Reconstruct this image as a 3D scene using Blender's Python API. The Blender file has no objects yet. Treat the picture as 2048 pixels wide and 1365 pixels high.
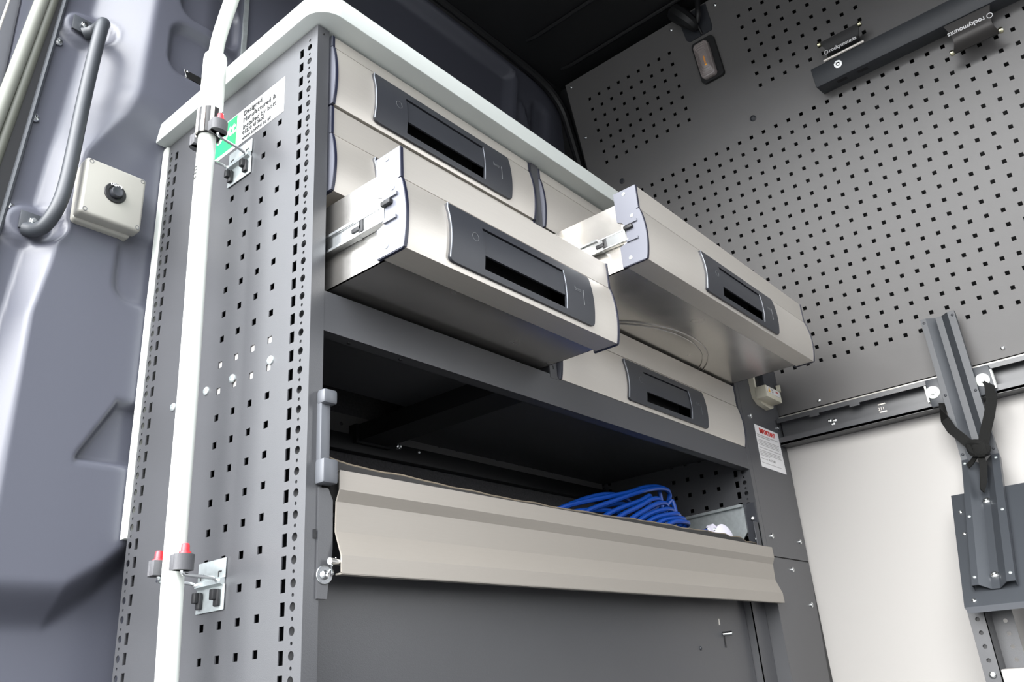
import bpy, bmesh, math, random
import numpy as np
from mathutils import Vector, Matrix
random.seed(7)
PI = math.pi
scene = bpy.context.scene
COL = scene.collection

# ------------------------------------------------------------------ camera
cam_d = bpy.data.cameras.new('camera')
cam = bpy.data.objects.new('camera', cam_d)
COL.objects.link(cam)
scene.camera = cam
cam_d.sensor_width = 36.0
cam_d.lens = 1657.915 / 2048 * 36.0
cam_d.clip_start = 0.02
cam_d.clip_end = 200
CAMR = Vector((0.64467391, -0.76125935, -0.06985529))
CAMD = Vector((0.25452673, 0.29991179, -0.91938515))
CAMF = Vector((0.72084097, 0.57492358, 0.38710616))
CAMP = Vector((-0.56678828, -0.76672942, -0.90575920))
cam.matrix_world = Matrix(((CAMR.x, -CAMD.x, -CAMF.x, CAMP.x),
                           (CAMR.y, -CAMD.y, -CAMF.y, CAMP.y),
                           (CAMR.z, -CAMD.z, -CAMF.z, CAMP.z),
                           (0, 0, 0, 1)))

# ------------------------------------------------------------------ world: bright overcast sky
w = bpy.data.worlds.new('sky'); scene.world = w; w.use_nodes = True
nt = w.node_tree; nt.nodes.clear()
wo = nt.nodes.new('ShaderNodeOutputWorld'); bg = nt.nodes.new('ShaderNodeBackground')
tc = nt.nodes.new('ShaderNodeTexCoord'); sx = nt.nodes.new('ShaderNodeSeparateXYZ')
rp = nt.nodes.new('ShaderNodeValToRGB')
nt.links.new(tc.outputs['Generated'], sx.inputs[0]); nt.links.new(sx.outputs['Z'], rp.inputs[0])
nt.links.new(rp.outputs[0], bg.inputs[0]); nt.links.new(bg.outputs[0], wo.inputs[0])
rp.color_ramp.elements[0].position = 0.0; rp.color_ramp.elements[0].color = (0.97, 0.98, 1.0, 1)
rp.color_ramp.elements[1].position = 1.0; rp.color_ramp.elements[1].color = (0.86, 0.92, 1.0, 1)
bg.inputs[1].default_value = 6.4
# veiled sun behind the van, shining in through the open rear doors
sd_ = bpy.data.lights.new('sun', 'SUN'); sun = bpy.data.objects.new('sun', sd_); COL.objects.link(sun)
sd_.energy = 6.5; sd_.angle = math.radians(50); sd_.color = (1.0, .99, .97)
sun.location = (-4, .5, 2)
sun.rotation_euler = Vector((-1.0, -.15, .55)).to_track_quat('Z', 'Y').to_euler()

scene.view_settings.view_transform = 'Standard'
scene.view_settings.look = 'None'
scene.view_settings.gamma = 1.0
scene.view_settings.use_curve_mapping = False
scene.view_settings.exposure = 0.2
scene.cycles.max_bounces = 10
scene.cycles.diffuse_bounces = 6

# ------------------------------------------------------------------ materials
def mat(name, col, rough=0.5, metal=0.0, spec=0.5, noise=0.0, nscale=60, bump=0.0, bscale=400,
        emit=None, stretch=None, coat=0.0, trans=0.0, aniso=0.0):
    m = bpy.data.materials.new(name); m.use_nodes = True
    n = m.node_tree.nodes; l = m.node_tree.links
    b = n['Principled BSDF']
    b.inputs['Base Color'].default_value = (*col, 1)
    b.inputs['Roughness'].default_value = rough
    b.inputs['Metallic'].default_value = metal
    b.inputs['Specular IOR Level'].default_value = spec
    b.inputs['Coat Weight'].default_value = coat
    b.inputs['Transmission Weight'].default_value = trans
    if noise > 0 or bump > 0:
        t = n.new('ShaderNodeTexCoord'); mp = n.new('ShaderNodeMapping')
        l.new(t.outputs['Object'], mp.inputs[0])
        if stretch: mp.inputs['Scale'].default_value = stretch
        if noise > 0:
            nz = n.new('ShaderNodeTexNoise'); nz.inputs['Scale'].default_value = nscale
            nz.inputs['Detail'].default_value = 5
            l.new(mp.outputs[0], nz.inputs['Vector'])
            mx = n.new('ShaderNodeMix'); mx.data_type = 'RGBA'
            l.new(nz.outputs['Fac'], mx.inputs[0])
            mx.inputs[6].default_value = (*[c * (1 - noise) for c in col], 1)
            mx.inputs[7].default_value = (*[min(1, c * (1 + noise)) for c in col], 1)
            l.new(mx.outputs[2], b.inputs['Base Color'])
            mr = n.new('ShaderNodeMapRange')
            mr.inputs[3].default_value = max(0.02, rough - noise * .3); mr.inputs[4].default_value = min(1, rough + noise * .3)
            l.new(nz.outputs['Fac'], mr.inputs[0]); l.new(mr.outputs[0], b.inputs['Roughness'])
        if bump > 0:
            nb = n.new('ShaderNodeTexNoise'); nb.inputs['Scale'].default_value = bscale
            nb.inputs['Detail'].default_value = 3
            l.new(mp.outputs[0], nb.inputs['Vector'])
            bp = n.new('ShaderNodeBump'); bp.inputs['Strength'].default_value = bump
            bp.inputs['Distance'].default_value = 0.001
            l.new(nb.outputs['Fac'], bp.inputs['Height']); l.new(bp.outputs[0], b.inputs['Normal'])
    if emit:
        b.inputs['Emission Color'].default_value = (*emit[0], 1); b.inputs['Emission Strength'].default_value = emit[1]
    return m

M = {}
M['paint'] = mat('anthracite_powder_coat', (0.052, 0.053, 0.057), 0.37, spec=.6, bump=0.12, bscale=900, noise=.05, nscale=15)
M['sheet'] = mat('brightened_powder_coat', (0.122, 0.118, 0.115), 0.38, spec=.6, bump=0.12, bscale=900, noise=.05, nscale=15)  # same coat as above, made lighter to put brightness into bulkhead and back rail
M['body'] = mat('blue_grey_body_paint', (0.075, 0.078, 0.098), 0.38, bump=0.05, bscale=500)
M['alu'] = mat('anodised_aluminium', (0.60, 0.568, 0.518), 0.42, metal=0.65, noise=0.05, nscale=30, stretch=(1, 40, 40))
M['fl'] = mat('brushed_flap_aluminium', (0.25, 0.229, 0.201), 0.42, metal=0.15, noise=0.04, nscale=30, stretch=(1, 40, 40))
M['palemark'] = mat('pale_plastic_edge', (0.22, 0.235, 0.26), 0.35)
M['steel'] = mat('galvanised_steel', (0.55, 0.53, 0.5), 0.25, metal=0.9, noise=0.22, nscale=14)
M['chrome'] = mat('zinc_plated', (0.7, 0.72, 0.72), 0.22, metal=1.0)
M['plate'] = mat('spangled_zinc_plate', (0.5, 0.54, 0.54), 0.4, metal=0.7, noise=0.2, nscale=120)
M['dplastic'] = mat('dark_handle_plastic', (0.026, 0.028, 0.034), 0.42, bump=0.1, bscale=1200)
M['cap'] = mat('grey_end_cap_plastic', (0.13, 0.135, 0.16), 0.3)
M['capedge'] = mat('dark_cap_edge_plastic', (0.012, 0.014, 0.03), 0.35)
M['black'] = mat('black_plastic', (0.008, 0.008, 0.009), 0.5)
M['blackrub'] = mat('black_rubber', (0.015, 0.015, 0.014), 0.6, bump=.2, bscale=300)
M['rubgrey'] = mat('grey_rubber_lug', (0.07, 0.07, 0.075), 0.6, bump=.3, bscale=300)
M['red'] = mat('red_plastic', (0.8, 0.03, 0.04), 0.35)
M['white'] = mat('white_gloss_paint', (0.68, 0.71, 0.66), 0.25)
M['worktop'] = mat('light_grey_worktop_laminate', (0.50, 0.53, 0.51), 0.4, bump=.05)
M['lining'] = mat('white_lining_board', (0.38, 0.366, 0.35), 0.6)
M['ceil'] = mat('black_ceiling_lining', (0.008, 0.008, 0.009), 0.55)
M['carpet'] = mat('charcoal_carpet_lining', (0.075, 0.073, 0.076), 0.95, noise=0.6, nscale=220, bump=1.0, bscale=250)
M['floor'] = mat('grey_phenolic_floor', (0.035, 0.035, 0.035), 0.6, noise=.1)
M['ivory'] = mat('ivory_box_plastic', (0.31, 0.302, 0.272), 0.35)
M['cream'] = mat('cream_isolator_plastic', (0.55, 0.52, 0.42), 0.4)
M['green'] = mat('green_sticker_print', (0.0, 0.42, 0.1), 0.4)
M['stick'] = mat('white_sticker_vinyl', (0.62, 0.63, 0.63), 0.35)
M['ink'] = mat('black_ink', (0.02, 0.02, 0.02), 0.5)
M['greyink'] = mat('grey_ink', (0.33, 0.32, 0.31), 0.5)
M['redink'] = mat('red_ink', (0.5, 0.03, 0.02), 0.5)
M['paper'] = mat('white_paper_label', (0.62, 0.61, 0.61), 0.5)
M['blue'] = mat('blue_cable_sheath', (0.0, 0.045, 0.28), 0.38)
M['plug'] = mat('white_plug_plastic', (0.62, 0.6, 0.68), 0.35)
M['tan'] = mat('tan_mat_edge', (0.17, 0.14, 0.1), 0.8, bump=1, bscale=600)
M['mat'] = mat('black_ribbed_mat', (0.02, 0.019, 0.018), 0.8)
M['emboss'] = mat('embossed_handle_mark', (0.11, 0.115, 0.12), 0.35)
M['seal'] = mat('olive_grey_door_seal', (0.075, 0.078, 0.062), 0.55)
M['seal2'] = mat('pale_door_seal', (0.17, 0.175, 0.15), 0.5)
M['doorp'] = mat('pale_door_paint', (0.14, 0.143, 0.155), 0.3)
M['grnd'] = mat('grey_tarmac', (0.12, 0.118, 0.115), 0.9, noise=.2, nscale=4)
M['web'] = mat('black_webbing', (0.010, 0.010, 0.0095), 0.9, spec=.15, bump=.8, bscale=700)
M['tray'] = mat('dark_grey_tray_paint', (0.034, 0.038, 0.044), 0.45, bump=.08, bscale=900)
M['saddle'] = mat('black_anodised_saddle', (0.05, 0.047, 0.045), 0.4, metal=.4)
M['brass'] = mat('pale_brass_pin', (0.75, 0.72, 0.5), 0.25, metal=1)
M['lens'] = mat('clear_ribbed_lens', (0.32, 0.28, 0.27), 0.15)
M['amber'] = mat('amber_led_strip', (0.7, 0.3, 0.03), 0.5, emit=((1.0, .45, .05), .25))
M['amberink'] = mat('amber_warning_print', (0.8, 0.4, 0.02), 0.5)
M['trim'] = mat('pale_aluminium_trim', (0.6, 0.57, 0.53), 0.35, metal=.4)
M['capgrey'] = mat('light_grey_hinge_plastic', (0.085, 0.09, 0.1), 0.4)
M['logo'] = mat('white_print', (0.75, 0.75, 0.75), 0.5)

# ------------------------------------------------------------------ helpers
class MB:
    def __init__(s): s.bm = bmesh.new()
    def poly(s, pts):
        vs = [s.bm.verts.new(p) for p in pts]
        return s.bm.faces.new(vs)
    def box(s, x0, x1, y0, y1, z0, z1, bev=0, seg=2):
        r = bmesh.ops.create_cube(s.bm, size=1)
        vs = r['verts']
        for v in vs:
            v.co = Vector(((x0 + x1) / 2 + v.co.x * (x1 - x0), (y0 + y1) / 2 + v.co.y * (y1 - y0), (z0 + z1) / 2 + v.co.z * (z1 - z0)))
        if bev:
            es = list({e for v in vs for e in v.link_edges})
            bmesh.ops.bevel(s.bm, geom=es, offset=bev, segments=seg, profile=.5, affect='EDGES')
        return s
    def prism(s, pts, axis, a0, a1, cap=True):
        def P(p, a):
            if axis == 'x': return (a, p[0], p[1])
            if axis == 'y': return (p[0], a, p[1])
            return (p[0], p[1], a)
        A = [s.bm.verts.new(P(p, a0)) for p in pts]
        B = [s.bm.verts.new(P(p, a1)) for p in pts]
        n = len(pts)
        for i in range(n):
            s.bm.faces.new((A[i], A[(i + 1) % n], B[(i + 1) % n], B[i]))
        if cap:
            s.bm.faces.new(A[::-1]); s.bm.faces.new(B)
        return s
    def lathe(s, org, axis, prof, seg=20, caps=True):
        org = Vector(org); a = Vector(axis).normalized()
        u = a.orthogonal().normalized(); v = a.cross(u)
        rings = []
        for r, h in prof:
            rings.append([s.bm.verts.new(org + a * h + (u * math.cos(2 * PI * k / seg) + v * math.sin(2 * PI * k / seg)) * max(r, 1e-5)) for k in range(seg)])
        for A, B in zip(rings, rings[1:]):
            for k in range(seg):
                s.bm.faces.new((A[k], A[(k + 1) % seg], B[(k + 1) % seg], B[k]))
        if caps:
            s.bm.faces.new(rings[0][::-1]); s.bm.faces.new(rings[-1])
        return s
    def cyl(s, a, b, r, seg=16, r2=None):
        a = Vector(a); b = Vector(b)
        return s.lathe(a, b - a, [(r, 0), (r if r2 is None else r2, (b - a).length)], seg)
    def tube(s, pts, r, seg=10, smooth=0, flat=None, closed=False):
        P = [Vector(p) for p in pts]
        if smooth:
            Q = []
            n = len(P)
            rng = n if closed else n - 1
            for i in range(rng):
                p0 = P[(i - 1) % n] if closed else P[max(i - 1, 0)]
                p1 = P[i]; p2 = P[(i + 1) % n]
                p3 = P[(i + 2) % n] if closed else P[min(i + 2, n - 1)]
                for k in range(smooth):
                    t = k / smooth
                    Q.append(.5 * ((2 * p1) + (-p0 + p2) * t + (2 * p0 - 5 * p1 + 4 * p2 - p3) * t * t + (-p0 + 3 * p1 - 3 * p2 + p3) * t ** 3))
            if not closed: Q.append(P[-1])
            P = Q
        n = len(P)
        T = [(P[(i + 1) % n] - P[i - 1] if closed else P[min(i + 1, n - 1)] - P[max(i - 1, 0)]).normalized() for i in range(n)]
        N = T[0].orthogonal().normalized()
        rings = []
        for i in range(n):
            N = (N - T[i] * N.dot(T[i]))
            N = N.normalized() if N.length > 1e-6 else T[i].orthogonal().normalized()
            Bv = T[i].cross(N)
            rr = float(np.interp(i / max(n - 1, 1), np.linspace(0, 1, len(r)), r)) if isinstance(r, (list, tuple)) else r
            rings.append([s.bm.verts.new(P[i] + (N * math.cos(2 * PI * k / seg) + Bv * math.sin(2 * PI * k / seg)) * rr) for k in range(seg)])
        for i in range(n if closed else n - 1):
            A = rings[i]; B = rings[(i + 1) % n]
            for k in range(seg):
                s.bm.faces.new((A[k], A[(k + 1) % seg], B[(k + 1) % seg], B[k]))
        if not closed:
            s.bm.faces.new(rings[0][::-1]); s.bm.faces.new(rings[-1])
        return s
    def ribbon(s, pts, wdir, wid, th):
        # flat strap following pts, width along wdir (list or vector), thickness th
        P = [Vector(p) for p in pts]; n = len(P)
        rings = []
        for i in range(n):
            T = (P[min(i + 1, n - 1)] - P[max(i - 1, 0)]).normalized()
            W = Vector(wdir[i] if isinstance(wdir, list) else wdir)
            W = (W - T * W.dot(T)).normalized(); Nn = T.cross(W)
            rings.append([s.bm.verts.new(P[i] + W * a * wid / 2 + Nn * b * th / 2) for a, b in ((-1, -1), (1, -1), (1, 1), (-1, 1))])
        for A, B in zip(rings, rings[1:]):
            for k in range(4): s.bm.faces.new((A[k], A[(k + 1) % 4], B[(k + 1) % 4], B[k]))
        s.bm.faces.new(rings[0][::-1]); s.bm.faces.new(rings[-1])
        return s
    def xform(s, m):
        bmesh.ops.transform(s.bm, matrix=m, verts=s.bm.verts[:]); return s
    def build(s, name, material, parent=None, kind=None, label=None, ang=32):
        bm = s.bm
        bmesh.ops.recalc_face_normals(bm, faces=bm.faces[:])
        if parent is not None and parent.get('_o'):
            o = Vector(parent['_o'])
            for v in bm.verts: v.co -= o
        lim = math.radians(ang)
        for f in bm.faces: f.smooth = True
        for e in bm.edges:
            if len(e.link_faces) != 2 or e.calc_face_angle(0) > lim: e.smooth = False
        me = bpy.data.meshes.new(name); bm.to_mesh(me); bm.free()
        if material: me.materials.append(M[material] if isinstance(material, str) else material)
        ob = bpy.data.objects.new(name, me); COL.objects.link(ob)
        if parent is not None:
            ob.parent = parent
            if parent.get('_o'): ob['_o'] = list(parent['_o'])
        if kind: ob['kind'] = kind
        if label: ob['label'] = label
        return ob

def thing(name, label, cat, loc=(0, 0, 0), group=None):
    o = bpy.data.objects.new(name, None); COL.objects.link(o)
    o.empty_display_size = .05
    o.location = loc; o['_o'] = list(loc)
    o['label'] = label; o['category'] = cat
    if group: o['group'] = group
    return o
def tag(o, label, cat, group=None):
    o['label'] = label; o['category'] = cat
    if group: o['group'] = group
    return o

def text(name, s, size, org, xd, yd, material, parent, ext=0.0003, align='LEFT', bold=0.0):
    cu = bpy.data.curves.new(name, 'FONT'); cu.body = s; cu.size = size; cu.extrude = ext; cu.align_x = align
    cu.offset = bold; cu.resolution_u = 3
    tmp = bpy.data.objects.new(name, cu); COL.objects.link(tmp)
    dg = bpy.context.evaluated_depsgraph_get()
    me = bpy.data.meshes.new_from_object(tmp.evaluated_get(dg))
    bpy.data.objects.remove(tmp)
    xd = Vector(xd).normalized(); yd = Vector(yd); yd = (yd - xd * yd.dot(xd)).normalized(); zd = xd.cross(yd)
    org = Vector(org)
    if parent is not None and parent.get('_o'): org = org - Vector(parent['_o'])
    mt = Matrix(((xd.x, yd.x, zd.x, org.x), (xd.y, yd.y, zd.y, org.y), (xd.z, yd.z, zd.z, org.z), (0, 0, 0, 1)))
    me.transform(mt); me.materials.clear(); me.materials.append(M[material])
    ob = bpy.data.objects.new(name, me); COL.objects.link(ob); ob.parent = parent
    return ob

def holed(strips, umin, umax, vmin, vmax, fr, th, seg=16):
    """sheet with real holes. strips: list of (u0,u1,[(vc,hw,hh,kind)]), fr(u,v,d)->point"""
    mb = MB(); bm = mb.bm
    strips = sorted(strips, key=lambda t: t[0])
    full = []; u = umin
    for st in strips:
        if st[0] > u + 1e-6: full.append((u, st[0], []))
        full.append(st); u = st[1]
    if u < umax - 1e-6: full.append((u, umax, []))
    def quad(a, b, c, d):
        bm.faces.new([bm.verts.new(p) for p in (a, b, c, d)])
    for (u0, u1, holes) in full:
        v = vmin
        cuts = []
        for (vc, hu, hv, kind) in sorted(holes, key=lambda t: t[0]):
            if vc - hv < vmin + .001 or vc + hv > vmax - .001: continue
            cuts.append((vc - hv, vc + hv, kind, hu))
        for (a, b, kind, hu) in cuts:
            for d in (0, th):
                quad(fr(u0, v, d), fr(u1, v, d), fr(u1, a, d), fr(u0, a, d))
            uc = (u0 + u1) / 2; ha, hb = uc - hu, uc + hu
            if kind == 'sq':
                for d in (0, th):
                    if ha > u0 + 1e-6:
                        quad(fr(u0, a, d), fr(ha, a, d), fr(ha, b, d), fr(u0, b, d))
                        quad(fr(hb, a, d), fr(u1, a, d), fr(u1, b, d), fr(hb, b, d))
                for p, q in (((ha, a), (hb, a)), ((hb, a), (hb, b)), ((hb, b), (ha, b)), ((ha, b), (ha, a))):
                    quad(fr(*p, 0), fr(*q, 0), fr(*q, th), fr(*p, th))
            else:
                vc = (a + b) / 2; r = (b - a) / 2
                # pad the circle with a small margin
                C = []; S = []
                hx = (u1 - u0) / 2; hy = r
                for k in range(seg):
                    t = 2 * PI * (k + .5) / seg
                    c, s_ = math.cos(t), math.sin(t)
                    C.append((uc + r * .96 * c, vc + r * .96 * s_))
                    sc_ = min(hx / max(abs(c), 1e-9), hy / max(abs(s_), 1e-9))
                    S.append((uc + c * sc_, vc + s_ * sc_))
                for k in range(seg):
                    k2 = (k + 1) % seg
                    for d in (0, th):
                        pl = [fr(*C[k], d), fr(*S[k], d)]
                        # include the cell corner if we turn around it
                        sa, sb = S[k], S[k2]
                        if abs(abs(sa[0] - uc) - hx) < 1e-7 and abs(abs(sb[1] - vc) - hy) < 1e-7 or abs(abs(sa[1] - vc) - hy) < 1e-7 and abs(abs(sb[0] - uc) - hx) < 1e-7:
                            if not (abs(sa[0] - sb[0]) < 1e-9 or abs(sa[1] - sb[1]) < 1e-9):
                                cxn = uc + math.copysign(hx, (sa[0] + sb[0]) / 2 - uc); cyn = vc + math.copysign(hy, (sa[1] + sb[1]) / 2 - vc)
                                pl.append(fr(cxn, cyn, d))
                        pl += [fr(*S[k2], d), fr(*C[k2], d)]
                        bm.faces.new([bm.verts.new(p) for p in pl])
                    quad(fr(*C[k], 0), fr(*C[k2], 0), fr(*C[k2], th), fr(*C[k], th))
            v = b
        for d in (0, th):
            quad(fr(u0, v, d), fr(u1, v, d), fr(u1, vmax, d), fr(u0, vmax, d))
    for p, q in (((umin, vmin), (umax, vmin)), ((umax, vmin), (umax, vmax)), ((umax, vmax), (umin, vmax)), ((umin, vmax), (umin, vmin))):
        quad(fr(*p, 0), fr(*q, 0), fr(*q, th), fr(*p, th))
    return mb
def build_holed(mb, name, material, parent, **k):
    # outward = first layer: fix by leaving normals alone (two sided sheet)
    bm = mb.bm
    bmesh.ops.remove_doubles(bm, verts=bm.verts[:], dist=1e-6)
    return mb.build(name, material, parent, **k)

_screws = {}
def screw(parent, pos, nrm, r=.006, material='chrome', name='screw', washer=False, style='pan', label=None):
    key = (round(r, 4), material, washer, style)
    if key not in _screws:
        mb = MB()
        if washer:
            mb.lathe((0, 0, 0), (0, 0, 1), [(r * 2.0, 0), (r * 2.0, r * .25), (r * 1.9, r * .32)], 24)
        b = r * .3 if washer else 0
        if style == 'pan':
            mb.lathe((0, 0, b), (0, 0, 1), [(r, 0), (r, r * .25), (r * .85, r * .5), (r * .5, r * .66), (r * .32, r * .68), (r * .3, r * .3)], 18)
        else:
            mb.lathe((0, 0, b), (0, 0, 1), [(r, 0), (r, r * .6), (r * .9, r * .75)], 6)
            mb.lathe((0, 0, b + r * .7), (0, 0, 1), [(r * .55, 0), (r * .5, r * .5)], 12)
        bmesh.ops.recalc_face_normals(mb.bm, faces=mb.bm.faces[:])
        for f in mb.bm.faces: f.smooth = False
        me = bpy.data.meshes.new('screw'); mb.bm.to_mesh(me); mb.bm.free(); me.materials.append(M[material])
        _screws[key] = me
    ob = bpy.data.objects.new(name, _screws[key]); COL.objects.link(ob)
    z = Vector(nrm).normalized(); x = z.orthogonal().normalized(); y = z.cross(x)
    p = Vector(pos)
    if parent is not None:
        ob.parent = parent
        if parent.get('_o'): p = p - Vector(parent['_o'])
    ob.matrix_basis = Matrix(((x.x, y.x, z.x, p.x), (x.y, y.y, z.y, p.y), (x.z, y.z, z.z, p.z), (0, 0, 0, 1)))
    if label: ob['label'] = label
    return ob

# ================================================================== THE SHELL OF THE VAN
FZ = -1.35
MB().box(-.25, 1.62, -1.30, .60, FZ - .05, FZ).build('floor', 'floor', kind='structure')
g = MB(); g.poly([(-150, -150, -2.0), (150, -150, -2.0), (150, 150, -2.0), (-150, 150, -2.0)])
g.build('ground', 'grnd', kind='structure')

# bulkhead frame
XB = 1.485; ZR = -.30; TA = math.radians(14)
BN = Vector((math.cos(TA), 0, math.sin(TA))); BU = Vector((-math.sin(TA), 0, math.cos(TA))); BO = Vector((XB, 0, ZR))
def bw(y, s, d=0): return BO + Vector((0, y, 0)) + BU * s + BN * d      # d>0 is behind the sheet

# left wall of the van: stamped body side, real relief
def sstep(a, b, x):
    t = np.clip((x - a) / (b - a), 0, 1); return t * t * (3 - 2 * t)
def rbox(x, z, x0, x1, z0, z1, r, soft):
    cx_, cz_ = (x0 + x1) / 2, (z0 + z1) / 2
    dx = np.abs(x - cx_) - (x1 - x0) / 2 + r; dz = np.abs(z - cz_) - (z1 - z0) / 2 + r
    d = np.hypot(np.maximum(dx, 0), np.maximum(dz, 0)) + np.minimum(np.maximum(dx, dz), 0) - r
    return 1 - sstep(-soft, soft, d)
def lramp(t):
    e = .14
    t = np.clip(t, 0, 1)
    return np.where(t < e, t * t / (2 * e), np.where(t > 1 - e, (1 - e) - (1 - t) ** 2 / (2 * e), t - e / 2)) / (1 - e)
xs = np.concatenate([np.arange(-.245, .36, .004), np.arange(.36, 1.63, .012)])
zs = np.arange(-1.36, .871, .006)
X, Z = np.meshgrid(xs, zs)
xb = -.1627 + .084 * Z
xe = np.interp(Z, [-1.4, -.8, -.36, -.28, -.06, .0, .03, .085, .165, .31, .9], [-.17, -.165, -.165, -.15, -.122, -.09, -.072, -.060, -.057, -.050, -.02])
xe = np.maximum(xe, xb + .022)
H = (.040 + .030 * sstep(-.03, .08, Z) * (1 - sstep(.04, .14, X))) * lramp((X - xb) / (xe - xb))                       # flange ramps inboard
H = H - .004
# inboard swell fades forward, behind the cabinet
H = H - .03 * sstep(.30, .42, X) * (Z < 2)
for (x0, x1, z0, z1, r, s, d) in ((-.022, .120, .155, .262, .03, .007, .016), (-.010, .12, .292, .40, .03, .007, .016),
                                  (-.055, .25, -.30, -.185, .03, .008, .008)):
    H = H - d * rbox(X, Z, x0, x1, z0, z1, r, s)
# slanted pocket low on the wall
zz = (Z + .515); sl = X + .078 - np.clip((Z + .56) / .09, 0, 1) * .05
pk = np.minimum(sstep(-.004, .006, sl), sstep(-.565, -.555, Z) * (1 - sstep(-.475, -.463, Z)))
H = H - .017 * pk
# sill step: the wall falls away below this line
zstep = np.interp(X, [-.3, -.15, -.07, -.02, .03, .3], [-.73, -.735, -.735, -.70, -.655, -.64])
H = H - .055 * (1 - sstep(-.055, .005, Z - zstep))
# handle bosses
for (bx, bz) in ((-.145, .195), (-.178, -.208)):
    rr_ = np.hypot((X - bx) / .042, (Z - bz) / .036)
    bl = 1 - sstep(.75, 1.05, rr_)
    H = H * (1 - bl) + (-.004 + .012) * bl
    ring = np.exp(-((rr_ - 1.02) / .12) ** 2); H = H + .002 * ring
# upper body: long raised frame lines
dxu = np.abs(X - .655) - .345; dzu = np.abs(Z - .49) - .28
du = np.hypot(np.maximum(dxu, 0), np.maximum(dzu, 0)) + np.minimum(np.maximum(dxu, dzu), 0) - .03
H = H + .020 * np.exp(-(du / .011) ** 2) - .014 * (1 - sstep(-.03, .0, du))
sk_ = np.abs((X - 1.10) * .9 + (Z - .66) * .45); H = H + .010 * np.exp(-(sk_ / .010) ** 2) * sstep(.56, .60, Z) * (1 - sstep(.70, .74, Z)) * (X > 1.0)
up2 = rbox(X - .0, Z, 1.13, 1.20, .52, .76, .02, .012); H = H - .012 * up2
# wall leans in towards the roof
H = H + .035 * sstep(.55, .87, Z)
Y = .462 - H
def wall_y(x, z):
    i = int(np.clip(np.searchsorted(xs, x) - 1, 0, len(xs) - 2)); j = int(np.clip(np.searchsorted(zs, z) - 1, 0, len(zs) - 2))
    fx = (x - xs[i]) / (xs[i + 1] - xs[i]); fz = (z - zs[j]) / (zs[j + 1] - zs[j])
    return float((Y[j, i] * (1 - fx) + Y[j, i + 1] * fx) * (1 - fz) + (Y[j + 1, i] * (1 - fx) + Y[j + 1, i + 1] * fx) * fz)
verts = np.stack([X, Y, Z], -1).reshape(-1, 3)
nz_, nx_ = X.shape
idx = np.arange(nz_ * nx_).reshape(nz_, nx_)
faces = np.stack([idx[:-1, :-1], idx[:-1, 1:], idx[1:, 1:], idx[1:, :-1]], -1).reshape(-1, 4)
me = bpy.data.meshes.new('wall_left'); me.from_pydata(verts.tolist(), [], faces.tolist())
me.polygons.foreach_set('use_smooth', [True] * len(me.polygons)); me.materials.append(M['body'])
wall_left = bpy.data.objects.new('wall_left', me); COL.objects.link(wall_left); wall_left['kind'] = 'structure'
for p in ((-.183, .452, .150), (-.197, .452, -.015), (-.205, .452, -.187)):
    screw(wall_left, (p[0], .464, p[2]), (-.05, -1, 0), .0080)
for p in ((1.02, .447, .78), (1.05, .445, .70), (1.17, .43, .80), (1.24, .45, .60)):
    screw(wall_left, (p[0], p[1], p[2]), (0, -1, 0), .005)
# outer skin so that no light comes through the side
MB().box(-.245, 1.62, .62, .64, -1.4, .9).build('outer_skin', 'body', wall_left)

# unseen right side of the van; opening cut and sized to light the interior 
wr = MB(); YR = -1.32
wr.box(-.25, .90, YR - .04, YR, FZ, .86); wr.box(1.36, 1.62, YR - .04, YR, FZ, .86); wr.box(.90, 1.36, YR - .04, YR, .5, .86); wr.box(.90, 1.36, YR - .04, YR, FZ, -.80)
wr.build('wall_right', 'body', kind='structure')

# ceiling with ribs
cl = MB(); cl.box(-.25, 1.62, YR, .62, .852, .88)
cl.prism([(.47, .56), (.44, .70), (.40, .80), (.34, .852), (.62, .852), (.62, .56)][:0] or [(.425, .83), (.40, .853), (.47, .853), (.47, .83)], 'x', -.24, 1.6)
ceiling = cl.build('ceiling', 'ceil', kind='structure')
MB().box(-.27, -.22, YR, .43, .58, .88).build('unseen_header', 'body', ceiling)  # unseen rear roof beam, added to keep light off the upper bulkhead
for x_ in (.30, .62, .998, 1.169):
    MB().tube([(x_, .34, .853), (x_, .30, .846), (x_, -1.2, .846), (x_, -1.25, .853)], .006, 8).build('rib', 'ceil', ceiling)
tr = MB(); tr.tube([(-.24, .415, .83), (.4, .412, .845), (.9, .412, .85), (1.12, .405, .835), (1.22, .40, .79), (1.27, .40, .70), (1.36, .40, .40), (1.42, .40, .15)], .014, 10, smooth=6)
tr.build('trim_1', 'black', kind='structure')

# front wall (bulkhead): dark backing, white lining below, perforated sheet above
wf = MB()
wf.poly([bw(.50, -.05, .05), bw(-1.32, -.05, .05), bw(-1.32, 1.25, .05), bw(.50, 1.25, .05)])  # black sheet stands in for the darkness behind the perforations
wf.box(1.56, 1.60, -1.32, .50, FZ, -.28)
wall_front = wf.build('wall_front', 'ceil', kind='structure')
MB().box(XB, XB + .012, -1.30, .06, FZ, -.365, bev=.002).build('white_lining_panel', 'lining', wall_front, label='plain white lining board below the cross rail')

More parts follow.
